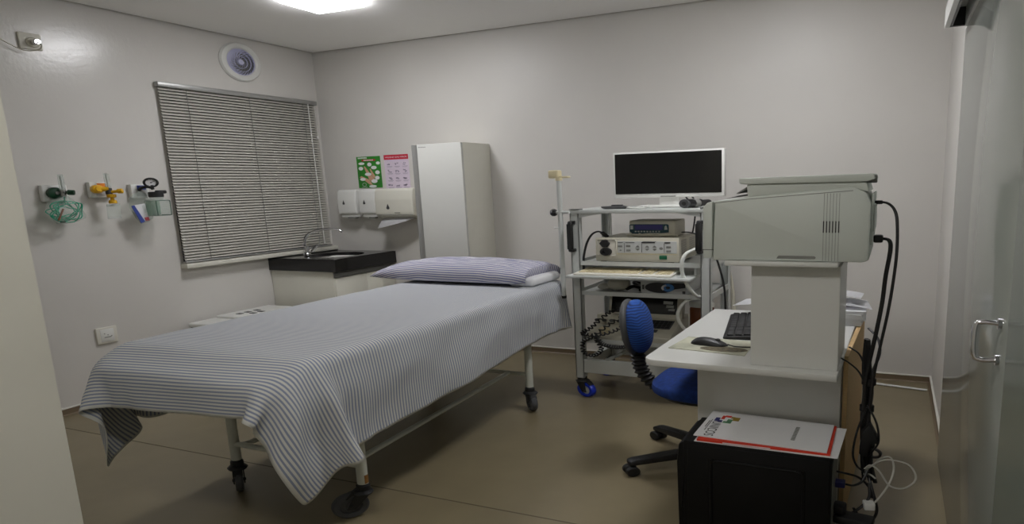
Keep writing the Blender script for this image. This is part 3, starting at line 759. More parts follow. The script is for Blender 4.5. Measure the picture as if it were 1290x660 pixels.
# ---------------- sheet: draped over the mattress by letting a cloth settle
def drape():
    SP = 0.03
    x_l, x_r, y_n, y_f = 1.28-0.44, 2.02+0.345, -2.67-0.155, -0.72+0.175
    nu, nv = int(round((x_r-x_l)/SP))+1, int(round((y_f-y_n)/SP))+1
    U, V = np.meshgrid(np.linspace(0, x_r-x_l, nu), np.linspace(0, y_f-y_n, nv), indexing='ij')
    cx, cy = (x_l+x_r)/2, (y_n+y_f)/2
    th = math.radians(3.9)
    X0, Y0 = U+x_l-cx, V+y_n-cy
    P = np.zeros((nu, nv, 3))
    P[..., 0] = cx+X0*math.cos(th)-Y0*math.sin(th)
    P[..., 1] = cy+X0*math.sin(th)+Y0*math.cos(th)
    rs = np.random.RandomState(5)
    bx = np.array([1.64, -1.695]); hx = np.array([0.375, 0.978]); R = 0.022
    zc, hz = BT-0.25, 0.25
    slope = lambda y: np.clip((-2.54-y)/0.11, 0, 1)*0.06
    P[..., 2] = BT+0.006-slope(P[..., 1])+0.003*rs.rand(nu, nv)
    O = P.copy()
    dx, dy = U[1, 0]-U[0, 0], V[0, 1]-V[0, 0]
    dg = math.hypot(dx, dy)
    def con(a, b, L, k):
        dlt = b-a; l = np.linalg.norm(dlt, axis=-1, keepdims=True)+1e-9
        c = dlt*(0.5*k*(l-L)/l); a += c; b -= c
    def pairs(ax, st, k):
        Q = P if ax == 0 else P.transpose(1, 0, 2)
        n = Q.shape[0]; L = (dx if ax == 0 else dy)*st
        for s_ in range(2*st):
            a = np.arange(s_, n-st, 2*st)
            if len(a) == 0: continue
            A = Q[a]; B = Q[a+st]; con(A, B, L, k); Q[a] = A; Q[a+st] = B
    for it in range(300):
        vel = (P-O)*0.975; O = P.copy()
        P += vel; P[..., 2] -= 9.8*0.012**2
        P[:16, :9, 0] += 0.00034*(P[:16, :9, 2] < BT-0.1); P[:16, :9, 1] += 0.0001*(P[:16, :9, 2] < BT-0.1)
        P[-13:, :9, 0] -= 0.00014*(P[-13:, :9, 2] < BT-0.1)
        P[-13:, -8:, 0] -= 0.0008*(P[-13:, -8:, 2] < BT-0.05); P[-13:, -8:, 1] += 0.0003*(P[-13:, -8:, 2] < BT-0.05)
        if it < 100: P[..., 0:2] += rs.randn(nu, nv, 2)*0.0003*(P[..., 2:3] < BT-0.08)
        for k in range(12):
            pairs(0, 1, 1.0); pairs(1, 1, 1.0)
            for s_ in (0, 1):
                n_ = (nu-s_)//2
                con(P[s_:s_+2*n_:2, :-1], P[s_+1:s_+2*n_:2, 1:], dg, SHEAR); con(P[s_:s_+2*n_:2, 1:], P[s_+1:s_+2*n_:2, :-1], dg, SHEAR)
            if k % 3 == 0: pairs(0, 2, BEND); pairs(1, 2, BEND)
            q = np.stack([P[..., 0]-bx[0], P[..., 1]-bx[1]], -1)
            sg = np.where(q < 0, -1.0, 1.0); aq = np.abs(q)-(hx-RC)
            out = np.maximum(aq, 0); lo = np.linalg.norm(out, axis=-1)
            n2 = np.where((lo > 1e-9)[..., None], out/(lo[..., None]+1e-12), np.eye(2)[aq.argmax(-1)])*sg
            d2 = lo+np.minimum(aq.max(-1), 0)-RC
            w = np.stack([d2+R, P[..., 2]+slope(P[..., 1])-zc-hz+R], -1)
            o2 = np.maximum(w, 0); l2 = np.linalg.norm(o2, axis=-1)
            m = np.where((l2 > 1e-9)[..., None], o2/(l2[..., None]+1e-12), np.eye(2)[w.argmax(-1)])
            dist = l2+np.minimum(w.max(-1), 0)-R-0.004
            nrm = np.concatenate([n2*m[..., 0:1], m[..., 1:2]], -1)
            P -= nrm*(np.minimum(dist, 0))[..., None]
            st = (dist < 0.0005) & (nrm[..., 2] > 0.55)
            P[st, 0:2] = O[st, 0:2]
    return P, U, V
BEND, SHEAR, RC = 0.03, 0.1, 0.09
P, U, V = drape()
for i in range(P.shape[0]):
    for j in range(P.shape[1]):
        p = P[i, j]; hang = min(1.0, max(0.0, (BT-0.03-p[2])/0.12))
        w_ = noise.noise(Vector((U[i, j]*3.0, V[i, j]*5.0, 1.0)))*0.016+noise.noise(Vector((U[i, j]*7.0+V[i, j]*4, V[i, j]*10.0, 4.0)))*0.006
        if p[0] > 1.9: p[0] += hang*(w_+0.008)
        elif p[1] < -2.55: p[1] -= hang*(w_+0.008)
        else: p[2] += 0.25*abs(w_)*(1-hang) if p[2] > BT-0.01 else 0
def cloth_object(name, P, U, V, m, sub=1, thick=0.0025):
    nu, nv = P.shape[:2]
    P = P*np.array([UX, UY, UZ])
    base = Vector((P[..., 0].mean(), P[..., 1].mean(), P[..., 2].min()))
    me = bpy.data.meshes.new(name)
    vs = (P.reshape(-1, 3)-np.array(base)).tolist()
    idx = lambda i, j: i*nv+j
    fs = [(idx(i, j), idx(i+1, j), idx(i+1, j+1), idx(i, j+1)) for i in range(nu-1) for j in range(nv-1)]
    me.from_pydata(vs, [], fs)
    uv = me.uv_layers.new(name='UVMap')
    Uf, Vf = U.reshape(-1), V.reshape(-1)
    for l in me.loops: uv.data[l.index].uv = (Uf[l.vertex_index], Vf[l.vertex_index])
    for p in me.polygons: p.use_smooth = True
    me.materials.append(m)
    o = bpy.data.objects.new(name, me); COL.objects.link(o); o.location = base
    if sub:
        s_ = o.modifiers.new('sub', 'SUBSURF'); s_.levels = sub; s_.render_levels = sub
    if thick:
        s_ = o.modifiers.new('thick', 'SOLIDIFY'); s_.thickness = thick; s_.offset = 1.0
    BASE[name] = base
    return o
m_sheet = stripe_mat('striped_sheet', (208, 208, 203), (138, 145, 166), 1/0.0135, 0.46, 1, (float(U.max()), float(V.max())))
sheet = cloth_object('bed_sheet', P, U, V, m_sheet)
tag(sheet, 'white sheet with thin blue-grey stripes draped over the stretcher', 'sheet')
# hem
# ---------------- pillow
def pillow():
    nu, nv = 61, 37
    L_, D_, T_ = 0.93, 0.34, 0.085
    top = np.zeros((2*nu-2, nv, 3)); uu = np.zeros((2*nu-2, nv)); vv = np.zeros((2*nu-2, nv))
    return
g = G(); t_ = bmesh.new()
uvl = t_.loops.layers.uv.new('UVMap')
nu, nv = 64, 32
L_, D_ = 0.88, 0.38
def pil(u, v, sgn):
    au = abs(u)
    pinch = 1.0-0.16*max(0.0, -u)**4*abs(v)
    ex = 1.0-0.05*au**4*(1-abs(v)**2.0) if u > 0 else 1.0+0.02*au**6*(1-abs(v))
    x = u*L_/2*ex; y = v*D_/2*pinch
    eu = (1-au**3.0) if u < 0 else (1-0.42*u**4)
    ev = max(0.0, 1-abs(v)**5.0)
    h = (max(0.0, eu)**0.7)*(ev**0.5)
    wr = noise.noise(Vector((u*2.2, v*7+u*1.5, 3.0+sgn)))*0.009+noise.noise(Vector((u*5, v*13, 8.0)))*0.005
    end = max(0.0, (u-0.86)/0.14)
    if sgn > 0: z = 0.022+0.118*h+wr*min(1, h*1.5)
    else: z = 0.022-0.018*h*(1-end)+end*0.055*h
    return Vector((x, y, z))
grid = {}
for sgn in (1, -1):
    for i in range(nu+1):
        for j in range(nv+1):
            u, v = -1+2*i/nu, -1+2*j/nv
            if sgn < 0 and (i in (0, nu) or j in (0, nv)): grid[(sgn, i, j)] = grid[(1, i, j)]
            else: grid[(sgn, i, j)] = t_.verts.new(pil(u, v, sgn))
ARC = {}
for sgn in (1, -1):
    for i in range(nu+1):
        acc = [0.0]
        for j in range(nv): acc.append(acc[-1]+(grid[(sgn, i, j+1)].co-grid[(sgn, i, j)].co).length)
        mid = acc[nv//2]; ARC[(sgn, i)] = [q-mid for q in acc]
for sgn in (1, -1):
    for i in range(nu):
        for j in range(nv):
            q = [(i, j), (i+1, j), (i+1, j+1), (i, j+1)]
            if sgn < 0: q = q[::-1]
            fc = t_.faces.new([grid[(sgn, a, b)] for a, b in q])
            fc.smooth = True
            for lp, (a, b) in zip(fc.loops, q): lp[uvl].uv = (L_*a/nu, ARC[(sgn, a)][b]+0.004*noise.noise(Vector((a*0.11, b*0.2, 1.5))))
xf = Matrix.Translation((1.535, -0.90, BT+0.016)) @ Matrix.Rotation(math.radians(-2), 4, 'Z')
base = W((1.545, -0.90, BT))
for v in t_.verts: v.co = W(xf @ v.co)-base
bmesh.ops.recalc_face_normals(t_, faces=t_.faces[:])
me = bpy.data.meshes.new('pillowcase'); t_.to_mesh(me); t_.free()
m_pil = stripe_mat('striped_pillowcase', (214, 212, 214), (128, 128, 166), 1/0.0155, 0.5, 1)
me.materials.append(m_pil)
pt = thing('pillow', (1.545, -0.90, BT), 'pillow in blue-striped case lying at the far end of the stretcher', 'pillow')
po = bpy.data.objects.new('pillowcase', me); COL.objects.link(po); po.parent = pt; BASE['pillowcase'] = base
g = G(); g.box(1.86, 1.985, -1.06, -0.75, BT+0.006, BT+0.066, 0.022, 4); g.build('pillow_filling', m_paper, pt)

# ================================================================== EQUIPMENT CART
CX0, CX1, CYF, CYB = 2.076, 2.702, -0.832, -0.385
cart = thing('equipment_cart', ((CX0+CX1)/2, -0.61, 0), 'tall pale grey equipment trolley with open shelves on blue castors', 'trolley')
for (x0, yf, w_) in ((CX0, CYF, 1), (CX1-0.042, CYF, 1), (CX0, CYB-0.04, -1), (CX1-0.042, CYB-0.04, -1)):
    g = G(); z0 = 0.135
    g.box(x0, x0+0.042, yf if w_ > 0 else yf+0.034, (yf+0.006) if w_ > 0 else yf+0.04, z0, 1.262, 0.0015, 1)
    g.box(x0, x0+0.006, yf, yf+0.04, z0, 1.262, 0.0015, 1); g.box(x0+0.036, x0+0.042, yf, yf+0.04, z0, 1.262, 0.0015, 1)
    g.build('post', m_cart, cart)
g = G(); g.box(CX0-0.004, CX1+0.004, CYF-0.006, CYB+0.006, 1.262, 1.288, 0.004)
sh = g.build('top_shelf', m_cart, cart)
for (a, b) in ((CX0+0.042, CX0+0.15), (CX1-0.042, CX1-0.15)):
    g = G(); g.prism([(a, 1.262), (b, 1.262), (a, 1.235)], (0, CYF+0.002, 0), (1, 0, 0), (0, 0, 1), (0, 0.004, 0)); g.build('bracket', m_cart, sh)
for z0 in (0.926, 0.724, 0.395):
    g = G(); g.box(CX0+0.036, CX1-0.036, CYF+0.008, CYB-0.008, z0, z0+0.012); g.box(CX0+0.036, CX1-0.036, CYF+0.006, CYF+0.010, z0-0.006, z0+0.022); g.box(CX0+0.036, CX1-0.036, CYB-0.012, CYB-0.008, z0-0.006, z0+0.022)
    for x in (CX0+0.004, CX1-0.010): g.box(x, x+0.006, CYF+0.006, CYB-0.006, z0-0.012, z0+0.022)
    g.build('shelf', m_cart, cart)
g = G(); g.box(CX0+0.04, CX1-0.04, CYF, CYF+0.025, 0.175, 0.272, 0.003, 1); g.box(CX0+0.04, CX1-0.04, CYB-0.03, CYB-0.005, 0.175, 0.272, 0.003, 1)
g.box(CX0+0.002, CX0+0.03, CYF+0.03, CYB-0.03, 0.175, 0.235); g.box(CX1-0.03, CX1-0.002, CYF+0.03, CYB-0.03, 0.175, 0.235)
g.cyl((CX0+0.14, CYF+0.02, 0.262), (CX0+0.27, CYB-0.03, 0.33), 0.011, n=8)
g.build('base_frame', m_cart, cart)
g = G(); g.box(2.085, 2.640, -0.935, -0.50, 0.850, 0.868, 0.004); g.box(2.086, 2.098, -0.80, -0.45, 0.862, 0.918); g.box(2.626, 2.638, -0.80, -0.45, 0.862, 0.918)
g.build('keyboard_tray', m_cart, cart)
def bow(x, side):
    g = G(); g.tube([(x, -0.833, 1.205), (x, -0.868, 1.205), (x, -0.876, 1.19), (x, -0.876, 1.04), (x, -0.868, 1.022), (x, -0.833, 1.022)], 0.0105, 10, 4)
    g.box(x-0.014, x+0.014, -0.886, -0.866, 1.03, 1.20, 0.006)
    g.box(x-0.012, x+0.012, -0.87, -0.832, 1.195, 1.216, 0.004); g.box(x-0.012, x+0.012, -0.87, -0.832, 1.014, 1.034, 0.004)
    g.build('bow_handle', m_black, cart)
bow(2.092, -1); bow(2.664, 1)
g = G()
for x in (CX0, CX1-0.04): g.box(x, x+0.05, CYF-0.008, CYF+0.035, 1.288, 1.293, 0.001)
g.build('corner_cap', m_cartd, cart)
g = G(); g.cyl((2.036, -0.845, 0.705), (2.036, -0.845, 1.50), 0.0115, n=16)
pl = g.build('pole', m_cart, cart)
g = G(); g.cyl((2.036, -0.845, 0.695), (2.036, -0.845, 0.712), 0.0125, n=14); g.build('pole_tip', m_black, pl)
g = G(); g.cyl((2.005, -0.845, 1.273), (2.080, -0.845, 1.273), 0.010, n=12); g.build('clamp_bar', m_cart, pl)
g = G(); g.lathe([(0, 0), (0.018, 0), (0.024, 0.006), (0.024, 0.018), (0.018, 0.026), (0, 0.028)], (1.992, -0.847, 1.272), (1, 0.1, 0), 8); g.build('clamp_knob', m_black, pl)
g = G(); g.cyl((2.003, -0.842, 1.170), (2.045, -0.842, 1.170), 0.006, n=10); g.build('stop_pin', m_whitep, pl)
g = G(); g.box(1.985, 2.035, -0.85, -0.80, 1.495, 1.548, 0.008, 3); g.box(2.03, 2.078, -0.845, -0.805, 1.495, 1.508, 0.004); g.cyl((2.036, -0.845, 1.48), (2.036, -0.845, 1.50), 0.016, n=14); g.build('probe_holder', m_creamy, pl)
for (x, y, a) in ((CX0+0.022, CYF+0.022, 215), (CX1-0.022, CYF+0.022, -40), (CX0+0.022, CYB-0.022, 170), (CX1-0.022, CYB-0.022, 60)):
    caster(cart, (x, y, 0.132), 0.0, math.radians(-23 if a == 215 else a), 0.052, 0.032, m_bluew, m_rubber, 0.026, True, m_greywhite)

# monitor on the top shelf
mz = 1.289
t = thing('monitor', (2.46, -0.60, mz), 'white framed flat monitor with dark screen on top of the trolley', 'monitor')
g = G(); g.box(2.208, 2.714, -0.605, -0.565, 1.352, 1.655, 0.006, 3); bz = g.build('bezel', m_whitep, t)
G().box(2.219, 2.703, -0.6075, -0.60, 1.378, 1.644).build('screen', m_screen, t)
g = G(); g.box(2.43, 2.50, -0.608, -0.60, 1.356, 1.363, 0.002); g.build('chin_badge', m_mgrey, t)
g = G(); g.box(2.42, 2.51, -0.59, -0.575, mz+0.008, 1.40, 0.004); g.build('stand_neck', m_whitep, t)
g = G(); g.box(2.34, 2.58, -0.68, -0.50, mz, mz+0.013, 0.004); g.build('stand_base', m_whitep, t)
# small things on the top shelf
t = thing('handheld_remote', (2.27, -0.77, mz), 'flat black and grey gadget lying at the left end of the trolley top', 'remote control')
g = G().at((2.268, -0.77, mz), 0.25); g.prism([(-0.055, 0.006), (-0.04, 0.0), (0.05, 0.0), (0.06, 0.012), (0.03, 0.022), (-0.02, 0.018), (-0.06, 0.016)], (0, -0.03, 0), (1, 0, 0), (0, 0, 1), (0, 0.06, 0), 0.003, 2); g.build('body', m_dgrey, t)
g = G().at((2.275, -0.77, mz), 0.25); g.box(-0.02, 0.03, -0.022, 0.022, 0.020, 0.026, 0.002); g.build('buttons', m_black, t)
g = G().at((2.365, -0.77, mz+0.006)); g.tube([(0.036*math.cos(a), 0.05*math.sin(a), 0.003*math.sin(2*a)) for a in [k*PI/6 for k in range(12)]], 0.004, 6, 3, True); g.tube([(0.03, 0.04, 0), (0.05, 0.02, 0.004), (0.07, -0.01, 0.0)], 0.004, 6, 4)
tag(g.build('cord_coil', m_hose), 'small coil of white cord between the gadget and the monitor foot', 'cord')
t = thing('camera_head', (2.62, -0.74, mz), 'black cylindrical camera head lying at the right end of the trolley top', 'camera')
g = G(); g.cyl((2.585, -0.80, mz+0.028), (2.63, -0.70, mz+0.028), 0.027, 0.025, 20, 0.004); g.cyl((2.63, -0.70, mz+0.028), (2.655, -0.645, mz+0.028), 0.019, n=18, e=0.003); g.build('barrel', m_black, t)
g = G(); g.lathe([(0.012, -0.001), (0.026, -0.001), (0.028, 0.004), (0.027, 0.010)], (2.585, -0.80, mz+0.028), (0.41, 0.91, 0), 20); g.build('front_ring', m_dgrey, t)
g = G(); g.lathe([(0.026, 0.0), (0.0285, 0.004), (0.0285, 0.030), (0.026, 0.034)], (2.607, -0.752, mz+0.028), (0.41, 0.91, 0), 20); g.build('grip_ring', m_mgrey, t)

# light source / processor
pz = 0.9385
t = thing('video_processor', (2.375, -0.63, pz), 'large cream endoscopy processor with button panel on the trolley shelf', 'medical device')
FY = -0.805
g = G(); g.box(2.190, 2.560, FY, -0.46, pz+0.012, 1.100, 0.006, 2); g.box(2.186, 2.564, FY-0.004, FY+0.012, pz+0.010, 1.104, 0.004, 2); g.build('case', m_creamp, t)
g = G()
for x in (2.21, 2.52):
    for y in (FY+0.03, -0.50): g.cyl((x, y, pz), (x, y, pz+0.014), 0.014, n=12)
g.build('feet', m_black, t)
g = G(); g.box(2.290, 2.555, FY-0.006, FY-0.003, 1.005, 1.082, 0.001, 1); pn = g.build('button_panel', m_greywhite, t)
def arrows(g, x, z, up=True, w=0.010):
    s_ = 1 if up else -1
    g.prism([(x-w, z), (x+w, z), (x+w*0.2, z+s_*0.012), (x-w*0.2, z+s_*0.012)], (0, FY-0.006, 0), (1, 0, 0), (0, 0, 1), (0, -0.0015, 0))
g = G()
for (x, z) in ((2.302, 1.048), (2.340, 1.050), (2.340, 1.022), (2.520, 1.046), (2.520, 1.020)): g.box(x-0.010, x+0.010, FY-0.0078, FY-0.006, z-0.006, z+0.006, 0.001, 1)
g.cyl((2.304, FY-0.006, 1.022), (2.304, FY-0.0075, 1.022), 0.005, n=10)
for x in (2.382, 2.425, 2.458): arrows(g, x, 1.042, True); arrows(g, x, 1.034, False)
g.cyl((2.487, FY-0.006, 1.036), (2.487, FY-0.0075, 1.036), 0.0085, n=14)
g.build('buttons', m_mgrey, pn)
g = G(); g.box(2.400, 2.460, FY-0.0075, FY-0.006, 1.070, 1.077); g.build('print_bar', m_ink, pn)
g = G(); g.box(2.502, 2.528, FY-0.0075, FY-0.006, 1.070, 1.077); g.build('print_bar', m_ink, pn)
g = G(); g.box(2.292, 2.315, FY-0.0075, FY-0.006, 1.071, 1.074); g.box(2.328, 2.368, FY-0.0075, FY-0.006, 1.072, 1.0745)
g.build('panel_print', m_ink, pn)
for xx in (2.321, 2.400, 2.500):
    g = G(); g.box(xx, xx+0.0015, FY-0.0075, FY-0.006, 1.01, 1.068); g.build('divider_line', m_ink, pn)
g = G(); g.box(2.405, 2.465, FY-0.0075, FY-0.006, 1.0785, 1.081); g.build('print_bar', m_ink, pn)
g = G(); g.box(2.198, 2.285, FY-0.007, FY-0.003, 0.985, 1.092, 0.010, 3); sk = g.build('socket_block', m_beigep, t)
g = G(); g.lathe([(0, 0), (0.024, 0), (0.026, 0.006), (0.022, 0.014), (0.010, 0.016), (0, 0.014)], (2.232, FY-0.006, 1.065), (0, -1, 0), 6); g.lathe([(0, 0), (0.026, 0), (0.028, 0.01), (0.024, 0.022), (0.012, 0.022), (0.012, 0.012), (0, 0.012)], (2.238, FY-0.006, 1.012), (0, -1, 0), 22); g.build('sockets', m_black, sk)
g = G(); g.box(2.478, 2.512, FY-0.010, FY-0.003, 0.966, 0.990, 0.003); g.build('power_switch', m_green, t)
g = G(); g.box(2.205, 2.555, FY-0.0055, FY-0.0035, 0.997, 1.0); g.build('front_groove', m_creamy, t)
g = G()
for yb in (FY+0.05, FY+0.20):
    for k in range(11): g.box(2.5595, 2.5612, yb, yb+0.09, 0.985+k*0.0095, 0.988+k*0.0095)
g.build('side_vents', m_mgrey, t)
g = G()
for z in (1.075, 1.0): g.cyl((2.190, FY+0.03, z), (2.180, FY+0.03, z), 0.007, n=10)
g.build('side_screws', m_black, t)
# small meter on top
t = thing('small_controller', (2.42, -0.62, 1.101), 'small cream unit with teal front and violet display on top of the processor', 'medical device')
oy = -0.70
g = G(); g.box(2.310, 2.520, oy, -0.52, 1.103, 1.205, 0.004); g.build('case', m_creamp, t)
g = G(); g.prism([(2.312, 1.135), (2.325, 1.120), (2.40, 1.116), (2.492, 1.128), (2.492, 1.176), (2.486, 1.182), (2.318, 1.182), (2.312, 1.176)], (0, oy-0.003, 0), (1, 0, 0), (0, 0, 1), (0, 0.004, 0)); fp = g.build('front_panel', m_teal, t)
g = G(); g.box(2.338, 2.465, oy-0.0045, oy-0.002, 1.145, 1.178); g.build('display', m_lcd, fp)
g = G(); g.box(2.317, 2.330, oy-0.005, oy-0.002, 1.148, 1.174, 0.001, 1); g.prism([(2.473, 1.146), (2.487, 1.146), (2.484, 1.168), (2.48, 1.174), (2.475, 1.168)], (0, oy-0.005, 0), (1, 0, 0), (0, 0, 1), (0, 0.003, 0))
for k in range(9): g.box(2.337+k*0.0135, 2.345+k*0.0135, oy-0.005, oy-0.002, 1.130, 1.138, 0.0008, 1)
g.build('keys', m_greywhite, fp)
# tangle of beige cable on the processor
random.seed(21)
g = G()
pts = []
for k in range(30):
    a = k*0.8; pts.append((2.40+0.09*math.cos(a)+0.0025*k, -0.745+0.028*math.sin(a*1.3), 1.104+0.006+0.006*(k % 3)))
g.tube(pts, 0.0032, 6, 4)
tag(g.build('beige_cable', m_creamp), 'tangled thin beige cable lying on the front edge of the processor', 'cable')
# cream keyboard
t = thing('keyboard', (2.33, -0.82, 0.868), 'cream computer keyboard on the pull-out tray of the trolley', 'keyboard')
kx0, kx1, ky0, ky1, kz = 2.115, 2.555, -0.915, -0.735, 0.868
g = G().at((0, 0, 0)); g.prism([(ky0, kz), (ky0, kz+0.012), (ky0+0.05, kz+0.015), (ky1, kz+0.026), (ky1, kz)], (kx0, 0, 0), (0, 1, 0), (0, 0, 1), (kx1-kx0, 0, 0), 0.003, 2); g.build('body', m_beigep, t)
def krow(g, x0, x1, y, z, n, gap=0.002, d=0.017, h=0.007, tilt=0.0):
    w_ = (x1-x0)/n
    for k in range(n): g.box(x0+k*w_+gap/2, x0+(k+1)*w_-gap/2, y, y+d, z, z+h, 0.0015, 1)
for (xa, xb, n_) in ((kx0+0.012, kx0+0.285, 15), (kx0+0.297, kx0+0.350, 3), (kx0+0.362, kx1-0.012, 4)):
    g = G()
    for r_ in range(6 if n_ != 4 else 5): krow(g, xa, xb, ky0+0.035+r_*0.0225, kz+0.013+r_*0.0018, 8 if (n_ == 15 and not r_) else n_)
    g.build('key_block', m_creamy, t)
# silver unit with blue swirl
sz = 0.737
t = thing('image_recorder', (2.49, -0.67, sz), 'flat silver and black unit with blue swirl on the shelf below the tray', 'medical device')
g = G(); g.box(2.388, 2.592, -0.80, -0.50, sz, sz+0.085, 0.004); g.build('case', m_greywhite, t)
g = G(); g.prism([(2.410+0.0, sz+0.035)]+[(2.470+0.062*math.cos(a), sz+0.044+0.034*math.sin(a)) for a in [PI+0.3-k*0.28 for k in range(9)]]+[(2.588, sz+0.078), (2.588, sz+0.048), (2.54, sz+0.036)]+[(2.475+0.065*math.cos(a), sz+0.044+0.034*math.sin(a)) for a in [-0.5-k*0.3 for k in range(8)]], (0, -0.803, 0), (1, 0, 0), (0, 0, 1), (0, 0.004, 0)); fp = g.build('black_front', m_black, t)
g = G(); g.lathe([(0.010, 0), (0.0145, 0.002), (0.026, 0.002), (0.028, 0)], (2.512, -0.803, sz+0.046), (0, -1, 0), 30, 1.0, 0.9); g.build('blue_swirl', m_sky, fp)
g = G(); g.lathe([(0.0148, 0.003), (0.025, 0.003)], (2.508, -0.803, sz+0.044), (0, -1, 0), 14, 1.0, 0.9, 1.7, 3.9); g.build('pale_swirl', m_paper, fp)
g = G(); g.box(2.396, 2.405, -0.803, -0.799, sz+0.03, sz+0.06, 0.001, 1); g.box(2.575, 2.588, -0.804, -0.799, sz+0.008, sz+0.026, 0.002, 1); g.build('side_keys', m_dgrey, t)
# rolled cream thing + dark cable in the same shelf
t = thing('bandage_roll', (2.25, -0.72, sz), 'beige rounded roll lying on the shelf left of the silver unit', 'roll')
g = G(); g.ell((2.262, -0.72, sz+0.043), 0.052, 0.05, 0.042, 2.4); g.build('roll', m_creamp, t)
g = G(); g.ell((2.195, -0.71, sz+0.022), 0.04, 0.04, 0.021, 2.2); g.build('loose_end', m_beigep, t)
g = G(); g.tube([(2.30, -0.74, sz+0.012), (2.33, -0.72, sz+0.03), (2.36, -0.68, sz+0.012), (2.33, -0.62, sz+0.012), (2.29, -0.58, sz+0.03), (2.35, -0.55, sz+0.012), (2.378, -0.62, sz+0.03), (2.37, -0.74, sz+0.010)], 0.011, 8, 5)
tag(g.build('black_lead', m_black), 'black lead bunched between the beige roll and the silver unit', 'cable')
# bottom shelf: cream monitor with keypad
bz0 = 0.4075
t = thing('patient_monitor', (2.44, -0.66, bz0), 'old cream medical console with flip-up dark screen and keypad on the bottom shelf', 'medical device')
g = G(); g.prism([(-0.80, bz0), (-0.80, bz0+0.035), (-0.775, bz0+0.058), (-0.60, bz0+0.115), (-0.46, bz0+0.125), (-0.46, bz0)], (2.298, 0, 0), (0, 1, 0), (0, 0, 1), (0.222, 0, 0), 0.006, 2); g.build('base', m_creamp, t)
g = G().at((0, -0.775, bz0+0.0588), 0, math.atan2(0.057, 0.175))
g.box(2.310, 2.495, 0.055, 0.155, 0.0, 0.004); kp = g.build('keypad', m_dgrey, t)
g = G().at((0, -0.775, bz0+0.0588), 0, math.atan2(0.057, 0.175))
for i in range(9):
    for j in range(4): g.box(2.315+i*0.0197, 2.331+i*0.0197, 0.062+j*0.0225, 0.079+j*0.0225, 0.003, 0.008, 0.0015, 1)
g.build('keys', m_rubber, kp)
g = G().at((0, -0.775, bz0+0.0588), 0, math.atan2(0.057, 0.175)); g.box(2.385, 2.445, 0.012, 0.040, 0.0, 0.004); g.build('touch_plate', m_dgrey, t)
g = G().at((0, -0.60, bz0+0.115), 0, math.radians(-12)); g.box(2.16, 2.522, 0.0, 0.05, 0.0, 0.185, 0.008, 2); sc = g.build('screen_frame', m_creamp, t)
g = G().at((0, -0.60, bz0+0.115), 0, math.radians(-12)); g.box(2.175, 2.495, -0.003, 0.004, 0.03, 0.17, 0.002, 1); g.build('screen', m_screen, sc)
g = G().at((0, -0.60, bz0+0.115), 0, math.radians(-12))
for (x, z, w_, h_) in ((2.43, 0.10, 0.045, 0.02), (2.445, 0.075, 0.035, 0.018), (2.455, 0.055, 0.03, 0.014)): g.box(x, x+w_, -0.004, -0.002, z, z+h_)
g.build('sticker', m_greywhite, sc)
t = thing('electrosurgical_unit', (2.2, -0.67, bz0), 'cream unit with round knob half buried under black coiled leads on the bottom shelf', 'medical device')
g = G(); g.prism([(-0.80, bz0), (-0.80, bz0+0.03), (-0.74, bz0+0.065), (-0.64, bz0+0.10), (-0.64, bz0)], (2.125, 0, 0), (0, 1, 0), (0, 0, 1), (0.168, 0, 0), 0.005, 2); g.build('case', m_creamp, t)
g = G(); g.lathe([(0, 0), (0.028, 0), (0.026, 0.02), (0, 0.022)], (2.20, -0.765, bz0+0.05), (0, -0.5, 0.85), 22); g.build('knob', m_creamy, t)
g = G(); g.box(2.14, 2.28, -0.70, -0.65, bz0+0.07, bz0+0.15, 0.004); g.box(2.16, 2.26, -0.715, -0.695, bz0+0.09, bz0+0.13, 0.003); g.build('top_block', m_creamp, t)
g = G()
for k in range(4): g.cyl((2.15+k*0.036, -0.718, bz0+0.115), (2.15+k*0.036, -0.735, bz0+0.118), 0.010, n=12, e=0.002)
g.build('connectors', m_dgrey, t)
def coil(path, R, rad, turns):
    P_ = [Vector(p) for p in path]; out = []
    n = turns*8
    def at(u):
        q = u*(len(P_)-1); i = min(int(q), len(P_)-2); tt = q-i
        p0 = P_[max(i-1, 0)]; p1 = P_[i]; p2 = P_[i+1]; p3 = P_[min(i+2, len(P_)-1)]
        return 0.5*((2*p1)+(p2-p0)*tt+(2*p0-5*p1+4*p2-p3)*tt**2+(3*p1-p0-3*p2+p3)*tt**3)
    for k in range(n+1):
        u = k/n; p = at(u); tg = (at(min(1, u+0.01))-at(max(0, u-0.01))).normalized()
        a = tg.cross(Vector((0, 1, 0.3))).normalized(); b = tg.cross(a)
        an = 2*PI*k/8; out.append(p+a*R*math.cos(an)+b*R*math.sin(an))
    g = G(); g.tube(out, rad, 5, 1); return g
for path, nm, lb in (
    ([(2.33, -0.835, 0.60), (2.25, -0.842, 0.53), (2.17, -0.845, 0.44), (2.125, -0.85, 0.40), (2.13, -0.858, 0.33), (2.18, -0.86, 0.315), (2.215, -0.858, 0.36), (2.19, -0.852, 0.42)], 'coiled_lead', 'black coiled lead looping down below the bottom shelf at its left end'),
    ([(2.19, -0.862, 0.45), (2.23, -0.872, 0.40), (2.29, -0.872, 0.385), (2.345, -0.872, 0.40), (2.37, -0.862, 0.44), (2.33, -0.84, 0.50)], 'coiled_lead', 'black coiled lead sagging behind the blue chair back'),
    ([(2.28, -0.75, 0.62), (2.22, -0.77, 0.585), (2.16, -0.82, 0.50), (2.12, -0.84, 0.455), (2.20, -0.85, 0.455), (2.29, -0.855, 0.50), (2.34, -0.84, 0.55)], 'coiled_lead', 'black coiled lead lying across the top of the half buried cream unit')):
    tag(coil(path, 0.0095, 0.0042, 26).build(nm, m_rubber), lb, 'cable', 'coiled black leads on the trolley')
